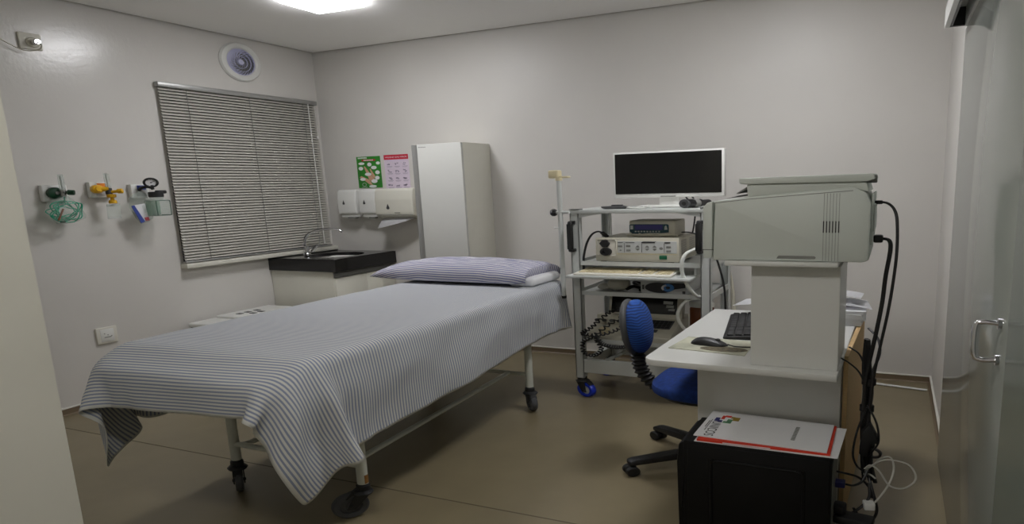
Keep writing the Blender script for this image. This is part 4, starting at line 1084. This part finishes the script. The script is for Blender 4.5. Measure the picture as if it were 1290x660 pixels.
# bottle, box, hoses, leads
t = thing('brown_bottle', (2.63, -0.52, bz0), 'brown bottle with white cap on the bottom shelf behind the right post', 'bottle')
g = G(); g.lathe([(0, 0.003), (0.062, 0.003), (0.066, 0.01), (0.066, 0.185), (0.060, 0.198), (0.058, 0.203), (0, 0.203)], (2.598, -0.53, bz0), (0, 0, 1), 28, 0.85, 0.85); g.build('bottle_body', m_brown, t)
g = G(); g.lathe([(0.060, 0.198), (0.069, 0.200), (0.069, 0.230), (0.062, 0.237), (0, 0.237)], (2.598, -0.53, bz0), (0, 0, 1), 28, 0.85, 0.85); g.build('cap', m_whitep, t)
t = thing('black_adapter_box', (2.60, -0.74, bz0), 'small black and silver box on the bottom shelf beside the cream console', 'box')
g = G(); g.box(2.58, 2.66, -0.80, -0.60, bz0, bz0+0.05, 0.003); g.build('case', m_black, t)
g = G(); g.box(2.579, 2.661, -0.803, -0.798, bz0+0.005, bz0+0.022, 0.001, 1); g.build('silver_strip', m_alu, t)
g = G(); g.tube([(2.655, -0.80, 1.06), (2.648, -0.87, 1.045), (2.615, -0.90, 1.015), (2.600, -0.91, 0.95), (2.606, -0.90, 0.87), (2.630, -0.88, 0.79), (2.652, -0.85, 0.745), (2.655, -0.80, 0.742)], 0.0085, 10, 6)
tag(g.build('white_hose', m_hose), 'white hose curving from the processor past the tray to the right post', 'hose', 'white hoses on the trolley')
g = G(); g.tube([(2.63, -0.70, 0.715), (2.60, -0.82, 0.71), (2.575, -0.86, 0.66), (2.57, -0.862, 0.60), (2.59, -0.85, 0.54), (2.62, -0.84, 0.505), (2.65, -0.80, 0.49)], 0.008, 10, 6)
tag(g.build('white_hose', m_hose), 'white hose looping in front of the brown bottle', 'hose', 'white hoses on the trolley')
g = G(); g.tube([(2.225, -0.77, 1.101+0.006), (2.215, -0.79, 1.13), (2.195, -0.80, 1.142), (2.165, -0.80, 1.12), (2.14, -0.80, 1.06), (2.125, -0.80, 0.98), (2.122, -0.80, 0.92), (2.123, -0.80, 0.88)], 0.0055, 8, 6); g.cyl((2.228, -0.768, 1.106), (2.214, -0.795, 1.135), 0.011, n=10)
tag(g.build('black_lead', m_black), 'black lead arching from the left top of the processor down the left post', 'cable')
for (pts, lb) in (([(2.50, -0.54, 1.40), (2.515, -0.44, 1.33), (2.53, -0.365, 1.27), (2.525, -0.365, 1.15), (2.52, -0.40, 1.07), (2.52, -0.455, 1.05)], 'black cable hanging from the monitor back to the processor, left of the pair'),
                  ([(2.53, -0.54, 1.40), (2.545, -0.44, 1.33), (2.56, -0.365, 1.27), (2.60, -0.365, 1.15), (2.605, -0.37, 0.98)], 'black cable hanging from the monitor back behind the processor, right of the pair'),
                  ([(2.525, -0.60, 1.12), (2.56, -0.62, 1.122), (2.61, -0.66, 1.11), (2.66, -0.72, 1.08), (2.672, -0.76, 1.0)], 'black cable running from the small controller to the right post')):
    g = G(); g.tube(pts, 0.004, 6, 5); tag(g.build('monitor_cable', m_black), lb, 'cable')
g = G(); g.tube([(2.655, -0.33, 1.10), (2.662, -0.33, 1.0), (2.674, -0.33, 0.87), (2.694, -0.33, 0.73), (2.705, -0.33, 0.56), (2.71, -0.33, 0.3), (2.72, -0.33, 0.012)], 0.011, 8, 5)
tag(g.build('pale_hose', m_creamp), 'pale hose hanging behind the trolley towards the floor, right of its shelves', 'hose')

# ================================================================== CHAIR
m_fab = mat('blue_fabric', (18, 52, 122), rough=0.9, var=0.25, nscale=40, bump=0.5, bscale=260)
def wave_mat():
    m = m_fab.copy(); m.name = 'blue_wavy_fabric'
    nt = m.node_tree; b = nt.nodes['Principled BSDF']
    tc = nt.nodes.new('ShaderNodeTexCoord'); w = nt.nodes.new('ShaderNodeTexWave')
    w.wave_type = 'BANDS'; w.bands_direction = 'Z'
    w.inputs['Scale'].default_value = 24; w.inputs['Distortion'].default_value = 5.0; w.inputs['Detail'].default_value = 1.0
    w.inputs['Detail Scale'].default_value = 0.6
    nt.links.new(tc.outputs['Object'], w.inputs['Vector'])
    rp = nt.nodes.new('ShaderNodeValToRGB')
    rp.color_ramp.elements[0].color = lin((14, 42, 96)); rp.color_ramp.elements[1].color = lin((32, 82, 164))
    nt.links.new(w.outputs['Color'], rp.inputs['Fac']); nt.links.new(rp.outputs['Color'], b.inputs['Base Color'])
    return m
m_wave = wave_mat()
cx, cy = 2.875, -1.47
chair = thing('office_chair', (cx, cy, 0), 'blue fabric swivel chair with black base pushed under the desk', 'chair')
g = G().at((2.566, -1.47, 0.712), math.radians(7), 0, math.radians(-6))
g.ell((0.018, 0, 0), 0.046, 0.125, 0.138, 2.2, 36, 22); bk = g.build('backrest', m_wave, chair)
g = G().at((2.566, -1.47, 0.712), math.radians(7), 0, math.radians(-6))
g.ell((-0.010, 0, 0), 0.024, 0.130, 0.142, 2.3, 36, 18); g.build('back_shell', m_dgrey, bk)
def bell(t): return 0.026+0.004*math.sin(t*2*PI*21)
g = G(); pts = [Vector((2.578, -1.47, 0.60)), Vector((2.584, -1.475, 0.53)), Vector((2.604, -1.48, 0.46)), Vector((2.65, -1.48, 0.40)), Vector((2.71, -1.478, 0.375)), Vector((2.78, -1.475, 0.37)), Vector((2.84, -1.47, 0.37))]
g.tube(pts, bell, 16, 28); g.build('bellows', m_black, chair)
g = G(); g.ell((cx, cy, 0.437), 0.225, 0.215, 0.052, 3.0, 40, 16); g.build('seat', m_fab, chair)
g = G(); g.ell((cx, cy, 0.400), 0.20, 0.19, 0.026, 3.0, 36, 10); g.build('seat_shell', m_black, chair)
g = G(); g.cyl((cx, cy, 0.10), (cx, cy, 0.39), 0.016, n=14); g.cyl((cx, cy, 0.08), (cx, cy, 0.24), 0.028, n=16); g.build('gas_column', m_black, chair)
a0 = math.atan2(-1.681-cy, 2.607-cx)
for k in range(5):
    a = a0+k*2*PI/5
    g = G().at((cx, cy, 0), a)
    g.prism([(0.0, 0.075), (0.0, 0.118), (0.06, 0.116), (0.325, 0.086), (0.345, 0.078), (0.345, 0.056), (0.32, 0.056)], (0, -0.022, 0), (1, 0, 0), (0, 0, 1), (0, 0.044, 0), 0.007, 2)
    lg = g.build('base_leg', m_black, chair)
    g = G().at((cx, cy, 0), a)
    for q in (-0.017, 0.017): g.cyl((0.335, q-0.009, 0.026), (0.335, q+0.009, 0.026), 0.025, n=18, e=0.004)
    g.cyl((0.335, 0, 0.026), (0.335, 0, 0.062), 0.008, n=10); g.ell((0.335, 0, 0.034), 0.021, 0.012, 0.020, 2.2, 16, 10)
    g.build('caster', m_blackm, lg)

# ================================================================== DESK
DZ = 0.74
desk = thing('computer_desk', (3.03, -1.58, 0), 'small white computer desk with a raised printer shelf and tan back board', 'desk')
dx0, dx1, dy0, dy1 = 2.768, 3.270, -2.035, -1.125
rr = 0.045; poly = []
for (qx, qy, s0) in ((dx0+rr, dy0+rr, PI), ):
    for k in range(8): a = s0+(PI/2)*k/7; poly.append((qx+rr*math.cos(a), qy+rr*math.sin(a)))
poly += [(dx1, dy0-0.012), (dx1+0.014, dy1), (dx0+0.012, dy1)]
g = G(); g.prism(poly, (0, 0, DZ-0.026), (1, 0, 0), (0, 1, 0), (0, 0, 0.026), 0.004, 2); g.build('desktop', m_white, desk)
g = G(); g.box(2.872, 3.268, -1.815, -1.797, 0.0, DZ-0.027, 0.002, 1); g.build('end_panel', m_white, desk)
g = G(); g.box(2.872, 3.268, -1.165, -1.147, 0.0, DZ-0.027, 0.002, 1); g.build('end_panel', m_white, desk)
g = G(); g.prism([(3.272, -1.80), (3.284, -1.80), (3.304, -1.15), (3.290, -1.15)], (0, 0, 0.0), (1, 0, 0), (0, 1, 0), (0, 0, DZ-0.004)); g.build('back_board', m_tan, desk)
g = G(); g.box(3.055, 3.268, -2.0, -1.982, DZ, 1.134, 0.0015, 1); g.box(3.250, 3.268, -1.982, -1.70, DZ, 1.134, 0.0015, 1); g.box(3.055, 3.250, -1.718, -1.70, DZ, 1.134, 0.0015, 1)
g.build('printer_stand_panel', m_white, desk)
g = G(); g.box(2.995, 3.264, -2.046, -1.68, 1.135, 1.153, 0.004, 2); g.build('printer_shelf', m_white, desk)

# ---------------- printer
PZ = 1.1535; py0, py1 = -2.03, -1.64
pr = thing('printer', (3.135, -1.84, PZ), 'large pale grey multifunction printer on the raised desk shelf', 'printer')
body = [(2.962, PZ), (2.968, PZ+0.206), (2.965, PZ+0.222), (3.050, PZ+0.236), (3.290, PZ+0.264), (3.318, PZ+0.245), (3.330, PZ+0.205), (3.330, PZ+0.01), (3.318, PZ-0.002+0.002)]
g = G(); g.prism(body, (0, py0, 0), (1, 0, 0), (0, 0, 1), (0, py1-py0, 0), 0.006, 2); g.build('body', m_greyp, pr)
g = G(); g.prism([(2.938, PZ+0.006), (2.938, PZ+0.198), (2.948, PZ+0.216), (2.963, PZ+0.222), (2.9615, PZ+0.006)], (0, py0-0.001, 0), (1, 0, 0), (0, 0, 1), (0, py1-py0+0.002, 0), 0.004, 2); g.build('front_cover', m_greyp, pr)
g = G(); g.box(2.937, 2.964, py0-0.0015, py0+0.02, PZ+0.038, PZ+0.0405); g.build('tray_seam', m_dgrey, pr)
g = G(); g.prism([(3.049, PZ+0.235), (3.046, PZ+0.281), (3.30, PZ+0.281), (3.318, PZ+0.278), (3.324, PZ+0.245), (3.285, PZ+0.262)], (0, py0+0.004, 0), (1, 0, 0), (0, 0, 1), (0, py1-py0-0.008, 0), 0.003, 2); g.build('scanner_base', m_greyp, pr)
g = G(); g.prism([(3.032, PZ+0.283), (3.029, PZ+0.289), (3.029, PZ+0.304), (3.10, PZ+0.3055), (3.332, PZ+0.3085), (3.336, PZ+0.290), (3.318, PZ+0.2815), (3.046, PZ+0.2815)], (0, py0-0.004, 0), (1, 0, 0), (0, 0, 1), (0, py1-py0+0.008, 0), 0.003, 2); g.build('scanner_lid', m_greyp, pr)
g = G(); g.box(3.316, 3.339, py0+0.03, py0+0.09, PZ+0.276, PZ+0.303, 0.002, 1); g.build('lid_hinge', m_mgrey, pr)
g = G(); g.prism([(3.016, PZ+0.247), (3.018, PZ+0.250), (3.048, PZ+0.277), (3.049, PZ+0.266)], (0, py0+0.03, 0), (1, 0, 0), (0, 0, 1), (0, py1-py0-0.06, 0)); g.build('control_flap', m_mgrey, pr)
g = G(); g.prism([(2.985, PZ+0.2285), (3.049, PZ+0.240), (3.049, PZ+0.247), (3.02, PZ+0.240)], (0, py0+0.05, 0), (1, 0, 0), (0, 0, 1), (0, py1-py0-0.1, 0)); g.build('output_tray', m_dgrey, pr)
g = G(); g.prism([(2.966, PZ+0.2135), (3.05, PZ+0.2265), (3.29, PZ+0.2505), (3.29, PZ+0.2525), (3.05, PZ+0.2285), (2.966, PZ+0.2155)], (0, py0-0.0006, 0), (1, 0, 0), (0, 0, 1), (0, 0.002, 0)); g.build('side_seam', m_mgrey, pr)
g = G()
for k in range(6): g.box(3.226+k*0.0068, 3.2285+k*0.0068, py0-0.0008, py0+0.004, PZ+0.105, PZ+0.146)
g.build('vent_slots', m_black, pr)
g = G()
for k in range(6): g.box(3.2268+k*0.0068, 3.2277+k*0.0068, py0-0.0006, py0+0.004, PZ+0.004, PZ+0.243)
g.build('vent_grooves', m_mgrey, pr)
g = G(); g.prism([(3.12, PZ+0.010), (3.125, PZ+0.021), (3.208, PZ+0.021), (3.212, PZ+0.016), (3.21, PZ+0.010)], (0, py0-0.002, 0), (1, 0, 0), (0, 0, 1), (0, 0.004, 0), 0.001, 1); g.build('grip_recess', m_mgrey, pr)
g = G(); g.box(3.3295, 3.3335, py0+0.03, py1-0.03, PZ+0.06, PZ+0.24, 0.0015, 1); g.box(3.3335, 3.337, py0+0.07, py1-0.07, PZ+0.10, PZ+0.20, 0.0015, 1); g.build('rear_cover', m_greyp, pr)

# ---------------- things on the desk
t = thing('mouse_pad', (2.91, -1.80, DZ), 'pale patterned mouse pad on the white desk under the black mouse', 'mouse pad')
g = G(); g.prism([(2.800, -1.872), (2.816, -1.692), (3.022, -1.705), (3.024, -1.905)], (0, 0, DZ), (1, 0, 0), (0, 1, 0), (0, 0, 0.003)); g.build('pad', m_pad, t)
g = G(); t_ = bmesh.new(); vs = [t_.verts.new((2.955+0.068*math.cos(a), -1.845+0.034*math.sin(a), DZ+0.0036)) for a in [k*2*PI/28 for k in range(28)]]; t_.faces.new(vs); g.merge(t_); g.build('pad_print', m_wicker, t)
t = thing('mouse', (2.90, -1.785, DZ+0.003), 'black computer mouse on the patterned pad', 'mouse')
g = G().at((2.902, -1.788, DZ+0.0035), math.radians(-12))
t_ = bmesh.new(); rows = []
for i in range(17):
    q = i/16; x = -0.058+0.116*q
    w_ = 0.031*math.sqrt(max(0, 1-abs(2*q-1)**3.2))*(1.0-0.16*q)+0.0008
    h_ = (0.034*(math.sin(PI*min(1, (q*0.82+0.12)))**0.75)*(1-0.30*q))*max(0.06, 1-abs(2*q-1)**7)
    rows.append([t_.verts.new((x, w_*math.cos(a), max(0, h_*math.sin(a)**0.8 if math.sin(a) > 0 else 0))) for a in [k*PI/12 for k in range(13)]])
for i in range(16):
    for k in range(12): t_.faces.new((rows[i][k], rows[i][k+1], rows[i+1][k+1], rows[i+1][k]))
t_.faces.new(rows[0]); t_.faces.new(rows[-1][::-1])
for i in range(16): t_.faces.new((rows[i][0], rows[i+1][0], rows[i+1][-1], rows[i][-1]))
bmesh.ops.recalc_face_normals(t_, faces=t_.faces[:]); g.merge(t_); g.build('shell', m_black, t)
g = G().at((2.902, -1.788, DZ+0.0035), math.radians(-12)); g.cyl((0.026, -0.004, 0.0225), (0.026, 0.004, 0.0225), 0.007, n=14); g.build('wheel', m_dgrey, t)
g = G(); g.tube([(2.958, -1.80, DZ+0.012), (2.98, -1.81, DZ+0.008), (3.01, -1.805, DZ+0.007), (3.045, -1.79, DZ+0.007), (3.06, -1.74, DZ+0.006)], 0.0025, 6, 5); g.build('cord', m_blackm, t)
t = thing('keyboard', (2.99, -1.43, DZ), 'black computer keyboard on the white desk behind the mouse', 'keyboard')
ang = math.radians(7.5)
g = G().at((2.922, -1.69, DZ), ang)
g.prism([(0, 0), (0, 0.010), (0.02, 0.014), (0.165, 0.026), (0.165, 0.0)], (0, 0, 0), (1, 0, 0), (0, 0, 1), (0, 0.43, 0), 0.004, 2); g.build('body', m_black, t)
for (a, b, n0) in ((0.010, 0.078, 4), (0.086, 0.134, 3), (0.142, 0.420, 15)):
    g = G().at((2.922, -1.69, DZ), ang)
    for i in range(6 if n0 != 4 else 5):
        x = 0.012+i*0.0245; z = 0.0125+i*0.0021
        n_ = 8 if (i == 0 and n0 == 15) else n0
        w_ = (b-a)/n_
        for k in range(n_): g.box(x, x+0.020, a+k*w_+0.0012, a+(k+1)*w_-0.0012, z, z+0.009, 0.002, 1)
    g.build('key_block', m_blackm, t)
t = thing('paper_stack', (3.10, -1.25, DZ), 'stack of white papers at the far end of the desk behind the printer stand', 'paper')
g = G(); random.seed(4)
for k in range(9):
    z = DZ+0.0005+k*0.008
    g.at((3.18+random.uniform(-0.006, 0.006), -1.24, z), random.uniform(-0.04, 0.04)); g.box(-0.125, 0.125, -0.10, 0.10, 0, 0.0075, 0.001, 1)
g.build('sheets', m_paper, t)
for (x, y, z, a, w_, d_, tl, lb) in ((3.20, -1.22, DZ+0.088, 0.10, 0.24, 0.20, 0.10, 'bent white sheet sticking out right from the top of the paper stack'),
                                     (3.00, -1.245, DZ+0.075, -0.12, 0.22, 0.17, -0.06, 'white sheet sticking out left from the paper stack'),
                                     (3.22, -1.19, DZ+0.120, -0.05, 0.15, 0.14, 0.05, 'small white sheet lying uppermost on the paper stack')):
    g = G().at((x, y, z), a, 0, tl); t_ = bmesh.new(); n = 10
    rows = [[t_.verts.new((-w_/2+w_*i/n, q*d_/2, 0.012*math.sin(3.0*i/n))) for q in (-1, 1)] for i in range(n+1)]
    for i in range(n): t_.faces.new((rows[i][0], rows[i+1][0], rows[i+1][1], rows[i][1]))
    bmesh.ops.solidify(t_, geom=t_.faces[:], thickness=0.0015); g.merge(t_)
    tag(g.build('paper_sheet', m_paper), lb, 'paper')

# ---------------- computer case
TZ = 0.44
pc = thing('computer_tower', (3.08, -1.97, 0), 'black computer tower on the floor at the near end of the desk', 'computer')
tx0, tx1, ty0, ty1 = 2.896, 3.268, -2.092, -1.865
g = G(); g.box(tx0, tx1, ty0, ty1, 0.012, TZ, 0.005, 2); g.build('case', m_case, pc)
g = G(); g.box(tx0+0.012, tx1-0.004, ty0-0.004, ty0+0.002, 0.02, TZ-0.012, 0.003, 2); sp_ = g.build('side_panel', m_case, pc)
# pressed recess outline on the side panel
g = G()
a, b, c_, d_ = tx0+0.075, tx1-0.065, 0.06, TZ-0.065
g.tube([(a+0.02, ty0-0.004, d_), (b-0.02, ty0-0.004, d_)], 0.0045, 8, 1); g.tube([(a, ty0-0.004, c_), (a, ty0-0.004, d_-0.02), (a+0.006, ty0-0.004, d_-0.006), (a+0.02, ty0-0.004, d_)], 0.0045, 8, 4); g.tube([(b, ty0-0.004, c_), (b, ty0-0.004, d_-0.02), (b-0.006, ty0-0.004, d_-0.006), (b-0.02, ty0-0.004, d_)], 0.0045, 8, 4)
g.build('pressed_rib', m_case, sp_)
g = G(); g.prism([(tx0, 0.016), (tx0-0.016, 0.04), (tx0-0.020, TZ-0.10), (tx0-0.014, TZ-0.02), (tx0+0.006, TZ-0.002), (tx0+0.01, TZ-0.002), (tx0+0.01, 0.016)], (0, ty0+0.006, 0), (1, 0, 0), (0, 0, 1), (0, ty1-ty0-0.012, 0), 0.006, 2); g.build('front_bezel', m_case, pc)
g = G()
for x in (tx0+0.05, tx1-0.05):
    for y in (ty0+0.03, ty1-0.03): g.cyl((x, y, 0.0), (x, y, 0.014), 0.015, n=12)
g.build('feet', m_rubber, pc)
g = G(); g.box(tx1-0.001, tx1+0.002, ty0+0.02, ty1-0.02, 0.03, TZ-0.03); g.build('rear_plate', m_cartd, pc)
# folders on the tower
def sheet_at(nm, cs, z, th, m, bev=0.0005):
    g = G(); g.prism(cs, (0, 0, z), (1, 0, 0), (0, 1, 0), (0, 0, th)); return g.build(nm, m)
o = sheet_at('paper_sheet', [(2.925, -2.090), (2.925, -1.845), (3.288, -1.835), (3.280, -2.088)], TZ+0.0005, 0.002, m_paper); tag(o, 'white sheet under the red card on the computer tower, sticking out right', 'paper')
t = thing('red_card', (3.1, -1.96, TZ+0.003), 'bright red card between the white folder and the computer tower', 'card')
g = G(); g.prism([(2.932, -2.088), (2.932, -1.85), (3.262, -1.838), (3.262, -2.080)], (0, 0, TZ+0.0035), (1, 0, 0), (0, 1, 0), (0, 0, 0.007)); g.build('card', m_red, t)
g = G(); g.prism([(3.00, -2.0895), (3.0, -2.08), (3.12, -2.08), (3.12, -2.0865)], (0, 0, TZ+0.006), (1, 0, 0), (0, 1, 0), (0, 0, 0.002)); g.build('white_stripe', m_paper, t)
FZ = TZ+0.0115
t = thing('folder', (3.09, -1.96, FZ), 'white folder with coloured cross logo lying on top of the computer tower', 'folder')
A = Vector((2.918, -2.066, 0)); B_ = Vector((2.922, -1.826, 0)); C_ = Vector((3.256, -1.840, 0)); D_ = Vector((3.254, -2.078, 0))
g = G(); g.prism([tuple(A)[:2], tuple(B_)[:2], tuple(C_)[:2], tuple(D_)[:2]], (0, 0, FZ), (1, 0, 0), (0, 1, 0), (0, 0, 0.004)); g.build('cover', m_paper, t)
# logo: four interlocking L pieces
def fp(u, v): return A+(D_-A)*u+(B_-A)*v
def piece(nm, cells, m):
    g = G()
    for (u0, u1, v0, v1) in cells:
        p = [fp(u0, v0), fp(u1, v0), fp(u1, v1), fp(u0, v1)]
        g.prism([(q.x, q.y) for q in p], (0, 0, FZ+0.004), (1, 0, 0), (0, 1, 0), (0, 0, 0.0005))
    g.build(nm, m, t)
piece('red_logo_piece', [(0.112, 0.140, 0.70, 0.84), (0.135, 0.185, 0.79, 0.86)], m_red)
piece('blue_logo_piece', [(0.068, 0.105, 0.60, 0.74), (0.100, 0.135, 0.58, 0.65)], m_navy)
piece('green_logo_piece', [(0.145, 0.212, 0.56, 0.63), (0.170, 0.212, 0.60, 0.72)], m_pgr)
piece('olive_logo_piece', [(0.188, 0.215, 0.76, 0.83), (0.208, 0.262, 0.68, 0.82)], m_olive)
w1 = fp(0.068, 0.585); letters('logo_lettering', 'UNICOS', 0.036, m_ink, t, (w1.x, w1.y, FZ+0.004), (0, -1, 0), (1, 0, 0))
g = G()
for (u, v0, v1) in ((0.048, 0.22, 0.66), (0.034, 0.34, 0.60)):
    n = 11
    for k in range(n):
        va = v0+(v1-v0)*k/n; p = [fp(u, va), fp(u+0.007, va), fp(u+0.007, va+(v1-v0)/n*0.7), fp(u, va+(v1-v0)/n*0.7)]
        g.prism([(q.x, q.y) for q in p], (0, 0, FZ+0.004), (1, 0, 0), (0, 1, 0), (0, 0, 0.0005))
g.build('small_lettering', m_ink, t)
g = G()
for k in range(13):
    va = 0.25+0.5*k/13; p = [fp(0.72, va), fp(0.75, va), fp(0.75, va+0.026), fp(0.72, va+0.026)]
    g.prism([(q.x, q.y) for q in p], (0, 0, FZ+0.004), (1, 0, 0), (0, 1, 0), (0, 0, 0.0005))
g.build('grey_lettering', m_mgrey, t)

# ================================================================== CABLES BY THE DESK
g = G(); g.tube([(3.336, -1.86, 1.357), (3.362, -1.87, 1.353), (3.380, -1.88, 1.325), (3.387, -1.89, 1.27), (3.388, -1.9, 1.15), (3.378, -1.9, 0.98), (3.362, -1.9, 0.82), (3.350, -1.9, 0.70), (3.344, -1.89, 0.56)], 0.0040, 8, 6); g.box(3.332, 3.352, -1.868, -1.852, 1.349, 1.363, 0.003)
tag(g.build('data_cable', m_black), 'thin black cable from the upper back of the printer down behind the desk', 'cable')
g = G(); g.tube([(3.352, -1.83, 1.218), (3.370, -1.86, 1.214), (3.374, -1.88, 1.18), (3.366, -1.88, 1.08), (3.361, -1.88, 0.98), (3.350, -1.885, 0.86), (3.338, -1.88, 0.75), (3.330, -1.88, 0.66), (3.331, -1.87, 0.52)], 0.0056, 8, 6); g.box(3.3335, 3.356, -1.85, -1.815, 1.203, 1.232, 0.005)
tag(g.build('power_cable', m_black), 'thick black power cable from the lower back of the printer', 'cable')
t = thing('cable_bundle', (3.335, -1.83, 0.30), 'thick black bundle of tied cables hanging down behind the desk board', 'cable')
random.seed(9)
for k in range(7):
    ox, oy = random.uniform(-0.008, 0.008), random.uniform(-0.012, 0.012)
    g = G(); g.tube([(3.330+ox*0.4, -1.86+oy, 0.83), (3.332+ox, -1.86+oy, 0.72), (3.338+ox*1.2, -1.86+oy, 0.62), (3.334+ox*1.1, -1.86+oy, 0.52), (3.340+ox*1.6, -1.86+oy, 0.42), (3.342+ox*1.5, -1.86+oy, 0.33), (3.352+ox*2, -1.86+oy*2, 0.25)], 0.0055, 7, 5)
    g.build('strand', m_black, t)
for (x, z) in ((3.338, 0.66), (3.336, 0.55), (3.342, 0.40)):
    g = G(); g.cyl((x, -1.86, z-0.016), (x, -1.86, z+0.016), 0.018, n=12, e=0.004); g.build('cable_tie', m_blackm, t)
for (pts, lb, rad) in (([(3.325, -1.55, 0.79), (3.352, -1.60, 0.76), (3.36, -1.68, 0.72), (3.345, -1.80, 0.68), (3.335, -1.86, 0.62)], 'black cable dropping from the paper stack to the bundle', 0.004),
                       ([(3.285, -1.80, 0.775), (3.312, -1.84, 0.76), (3.326, -1.86, 0.71), (3.332, -1.865, 0.60)], 'upper thin black cable curving over the back board', 0.0028),
                       ([(3.268, -1.87, 0.75), (3.29, -1.88, 0.735), (3.315, -1.88, 0.70), (3.334, -1.88, 0.64)], 'lower thin black cable curving over the back board', 0.0028),
                       ([(3.336, -1.88, 0.56), (3.316, -1.90, 0.47), (3.308, -1.91, 0.38), (3.318, -1.91, 0.33), (3.338, -1.90, 0.30)], 'thin black cable looping left of the bundle', 0.003),
                       ([(3.342, -1.88, 0.56), (3.362, -1.89, 0.50), (3.368, -1.89, 0.43), (3.356, -1.89, 0.39), (3.346, -1.88, 0.36)], 'thin black cable looping right of the bundle', 0.003),
                       ([(3.345, -1.90, 0.30), (3.36, -1.93, 0.24), (3.372, -1.94, 0.17), (3.358, -1.94, 0.12), (3.335, -1.93, 0.12), (3.315, -1.93, 0.16)], 'black cable curling round the white adapter', 0.004),
                       ([(3.27, -1.93, 0.305), (3.30, -1.93, 0.30), (3.325, -1.91, 0.28), (3.35, -1.90, 0.24), (3.36, -1.89, 0.19)], 'black cable running from the tower back over the white cable', 0.004),
                       ([(3.27, -1.95, 0.175), (3.30, -1.96, 0.15), (3.33, -1.96, 0.18), (3.352, -1.94, 0.22), (3.350, -1.92, 0.27)], 'black cable rising from the tower back to the bundle', 0.004),
                       ([(3.275, -2.0, 0.11), (3.285, -2.04, 0.05), (3.31, -2.05, 0.012), (3.34, -2.03, 0.012)], 'black cable dropping from the tower back to the floor', 0.0045)):
    g = G(); g.tube(pts, rad, 7, 6); tag(g.build('black_cable', m_black), lb, 'cable')
g = G(); g.prism([(3.325, 0.46), (3.345, 0.50), (3.372, 0.425), (3.352, 0.415), (3.34, 0.36), (3.322, 0.37)], (0, -1.90, 0), (1, 0, 0), (0, 0, 1), (0, 0.05, 0), 0.006, 2)
tag(g.build('power_brick', m_blackm), 'black power adapter tied into the cable bundle', 'adapter')
g = G(); g.lathe([(0.016, -0.006), (0.022, -0.004), (0.022, 0.004), (0.016, 0.006), (0.016, -0.006)], (3.356, -1.88, 0.375), (0.2, 1, 0.1), 22)
tag(g.build('cable_coil', m_black), 'small ring of black cable below the adapter', 'cable')
t = thing('video_cable', (3.29, -1.95, 0.2), 'black cable with blue plug in the back of the computer tower', 'cable')
g = G(); g.box(3.270, 3.294, -1.975, -1.945, 0.262, 0.285, 0.003); g.build('blue_plug', m_navy, t)
g = G(); g.tube([(3.294, -1.96, 0.273), (3.315, -1.955, 0.27), (3.335, -1.94, 0.285), (3.345, -1.92, 0.32)], 0.004, 7, 5); g.build('lead', m_black, t)
g = G().at((3.318, -1.99, 0.0), math.radians(-8)); g.box(-0.046, 0.048, -0.028, 0.028, 0.135, 0.165, 0.006)
g.box(-0.05, -0.02, -0.02, 0.02, 0.168, 0.205, 0.006)
tag(g.build('power_strip', m_blackm), 'black power strip hanging from the tower back near the floor', 'power strip')
t = thing('white_adapter', (3.36, -1.95, 0.17), 'small white plug adapter among the black cables', 'adapter')
g = G().at((3.352, -1.955, 0.195), math.radians(15)); g.box(-0.013, 0.014, -0.014, 0.014, -0.014, 0.016, 0.004, 2); g.build('body', m_whitep, t)
g = G(); g.tube([(3.366, -1.955, 0.21), (3.385, -1.92, 0.235), (3.402, -1.88, 0.27), (3.408, -1.85, 0.31), (3.398, -1.84, 0.345), (3.372, -1.85, 0.335), (3.352, -1.87, 0.30)], 0.0029, 8, 6); g.build('cord', m_cord, t)
g = G(); g.tube([(3.338, -1.90, 0.315), (3.352, -1.905, 0.335), (3.372, -1.91, 0.32), (3.398, -1.91, 0.265), (3.430, -1.91, 0.258), (3.456, -1.90, 0.285), (3.458, -1.89, 0.315), (3.440, -1.88, 0.345), (3.400, -1.88, 0.355), (3.372, -1.885, 0.345), (3.345, -1.89, 0.31), (3.338, -1.90, 0.29), (3.350, -1.91, 0.30), (3.365, -1.91, 0.285)], 0.0029, 8, 6)
tag(g.build('white_cable', m_cord), 'white cable making a wide loop right of the black bundle', 'cable')
# thin black leads from the printer to the far end of the desk
for (pts, lb) in (([(2.985, -1.60, 1.158), (2.93, -1.40, 1.13), (2.80, -1.05, 1.09), (2.752, -0.98, 1.03), (2.762, -0.98, 0.984), (2.78, -0.98, 0.891), (2.79, -0.98, 0.797), (2.794, -0.98, 0.60), (2.80, -0.98, 0.2), (2.81, -0.96, 0.008)], 'black lead hanging from the printer to the floor between trolley and desk'),):
    g = G(); g.tube(pts, 0.0045, 7, 6); tag(g.build('black_lead', m_black), lb, 'cable')
# conduit lying on the floor by the back wall
g = G(); g.cyl((3.30, -0.120, 0.0075), (3.553, -0.175, 0.0075), 0.0075, n=12)
tag(g.build('white_rod', m_hose), 'thin white rod lying on the floor by the back wall', 'rod')
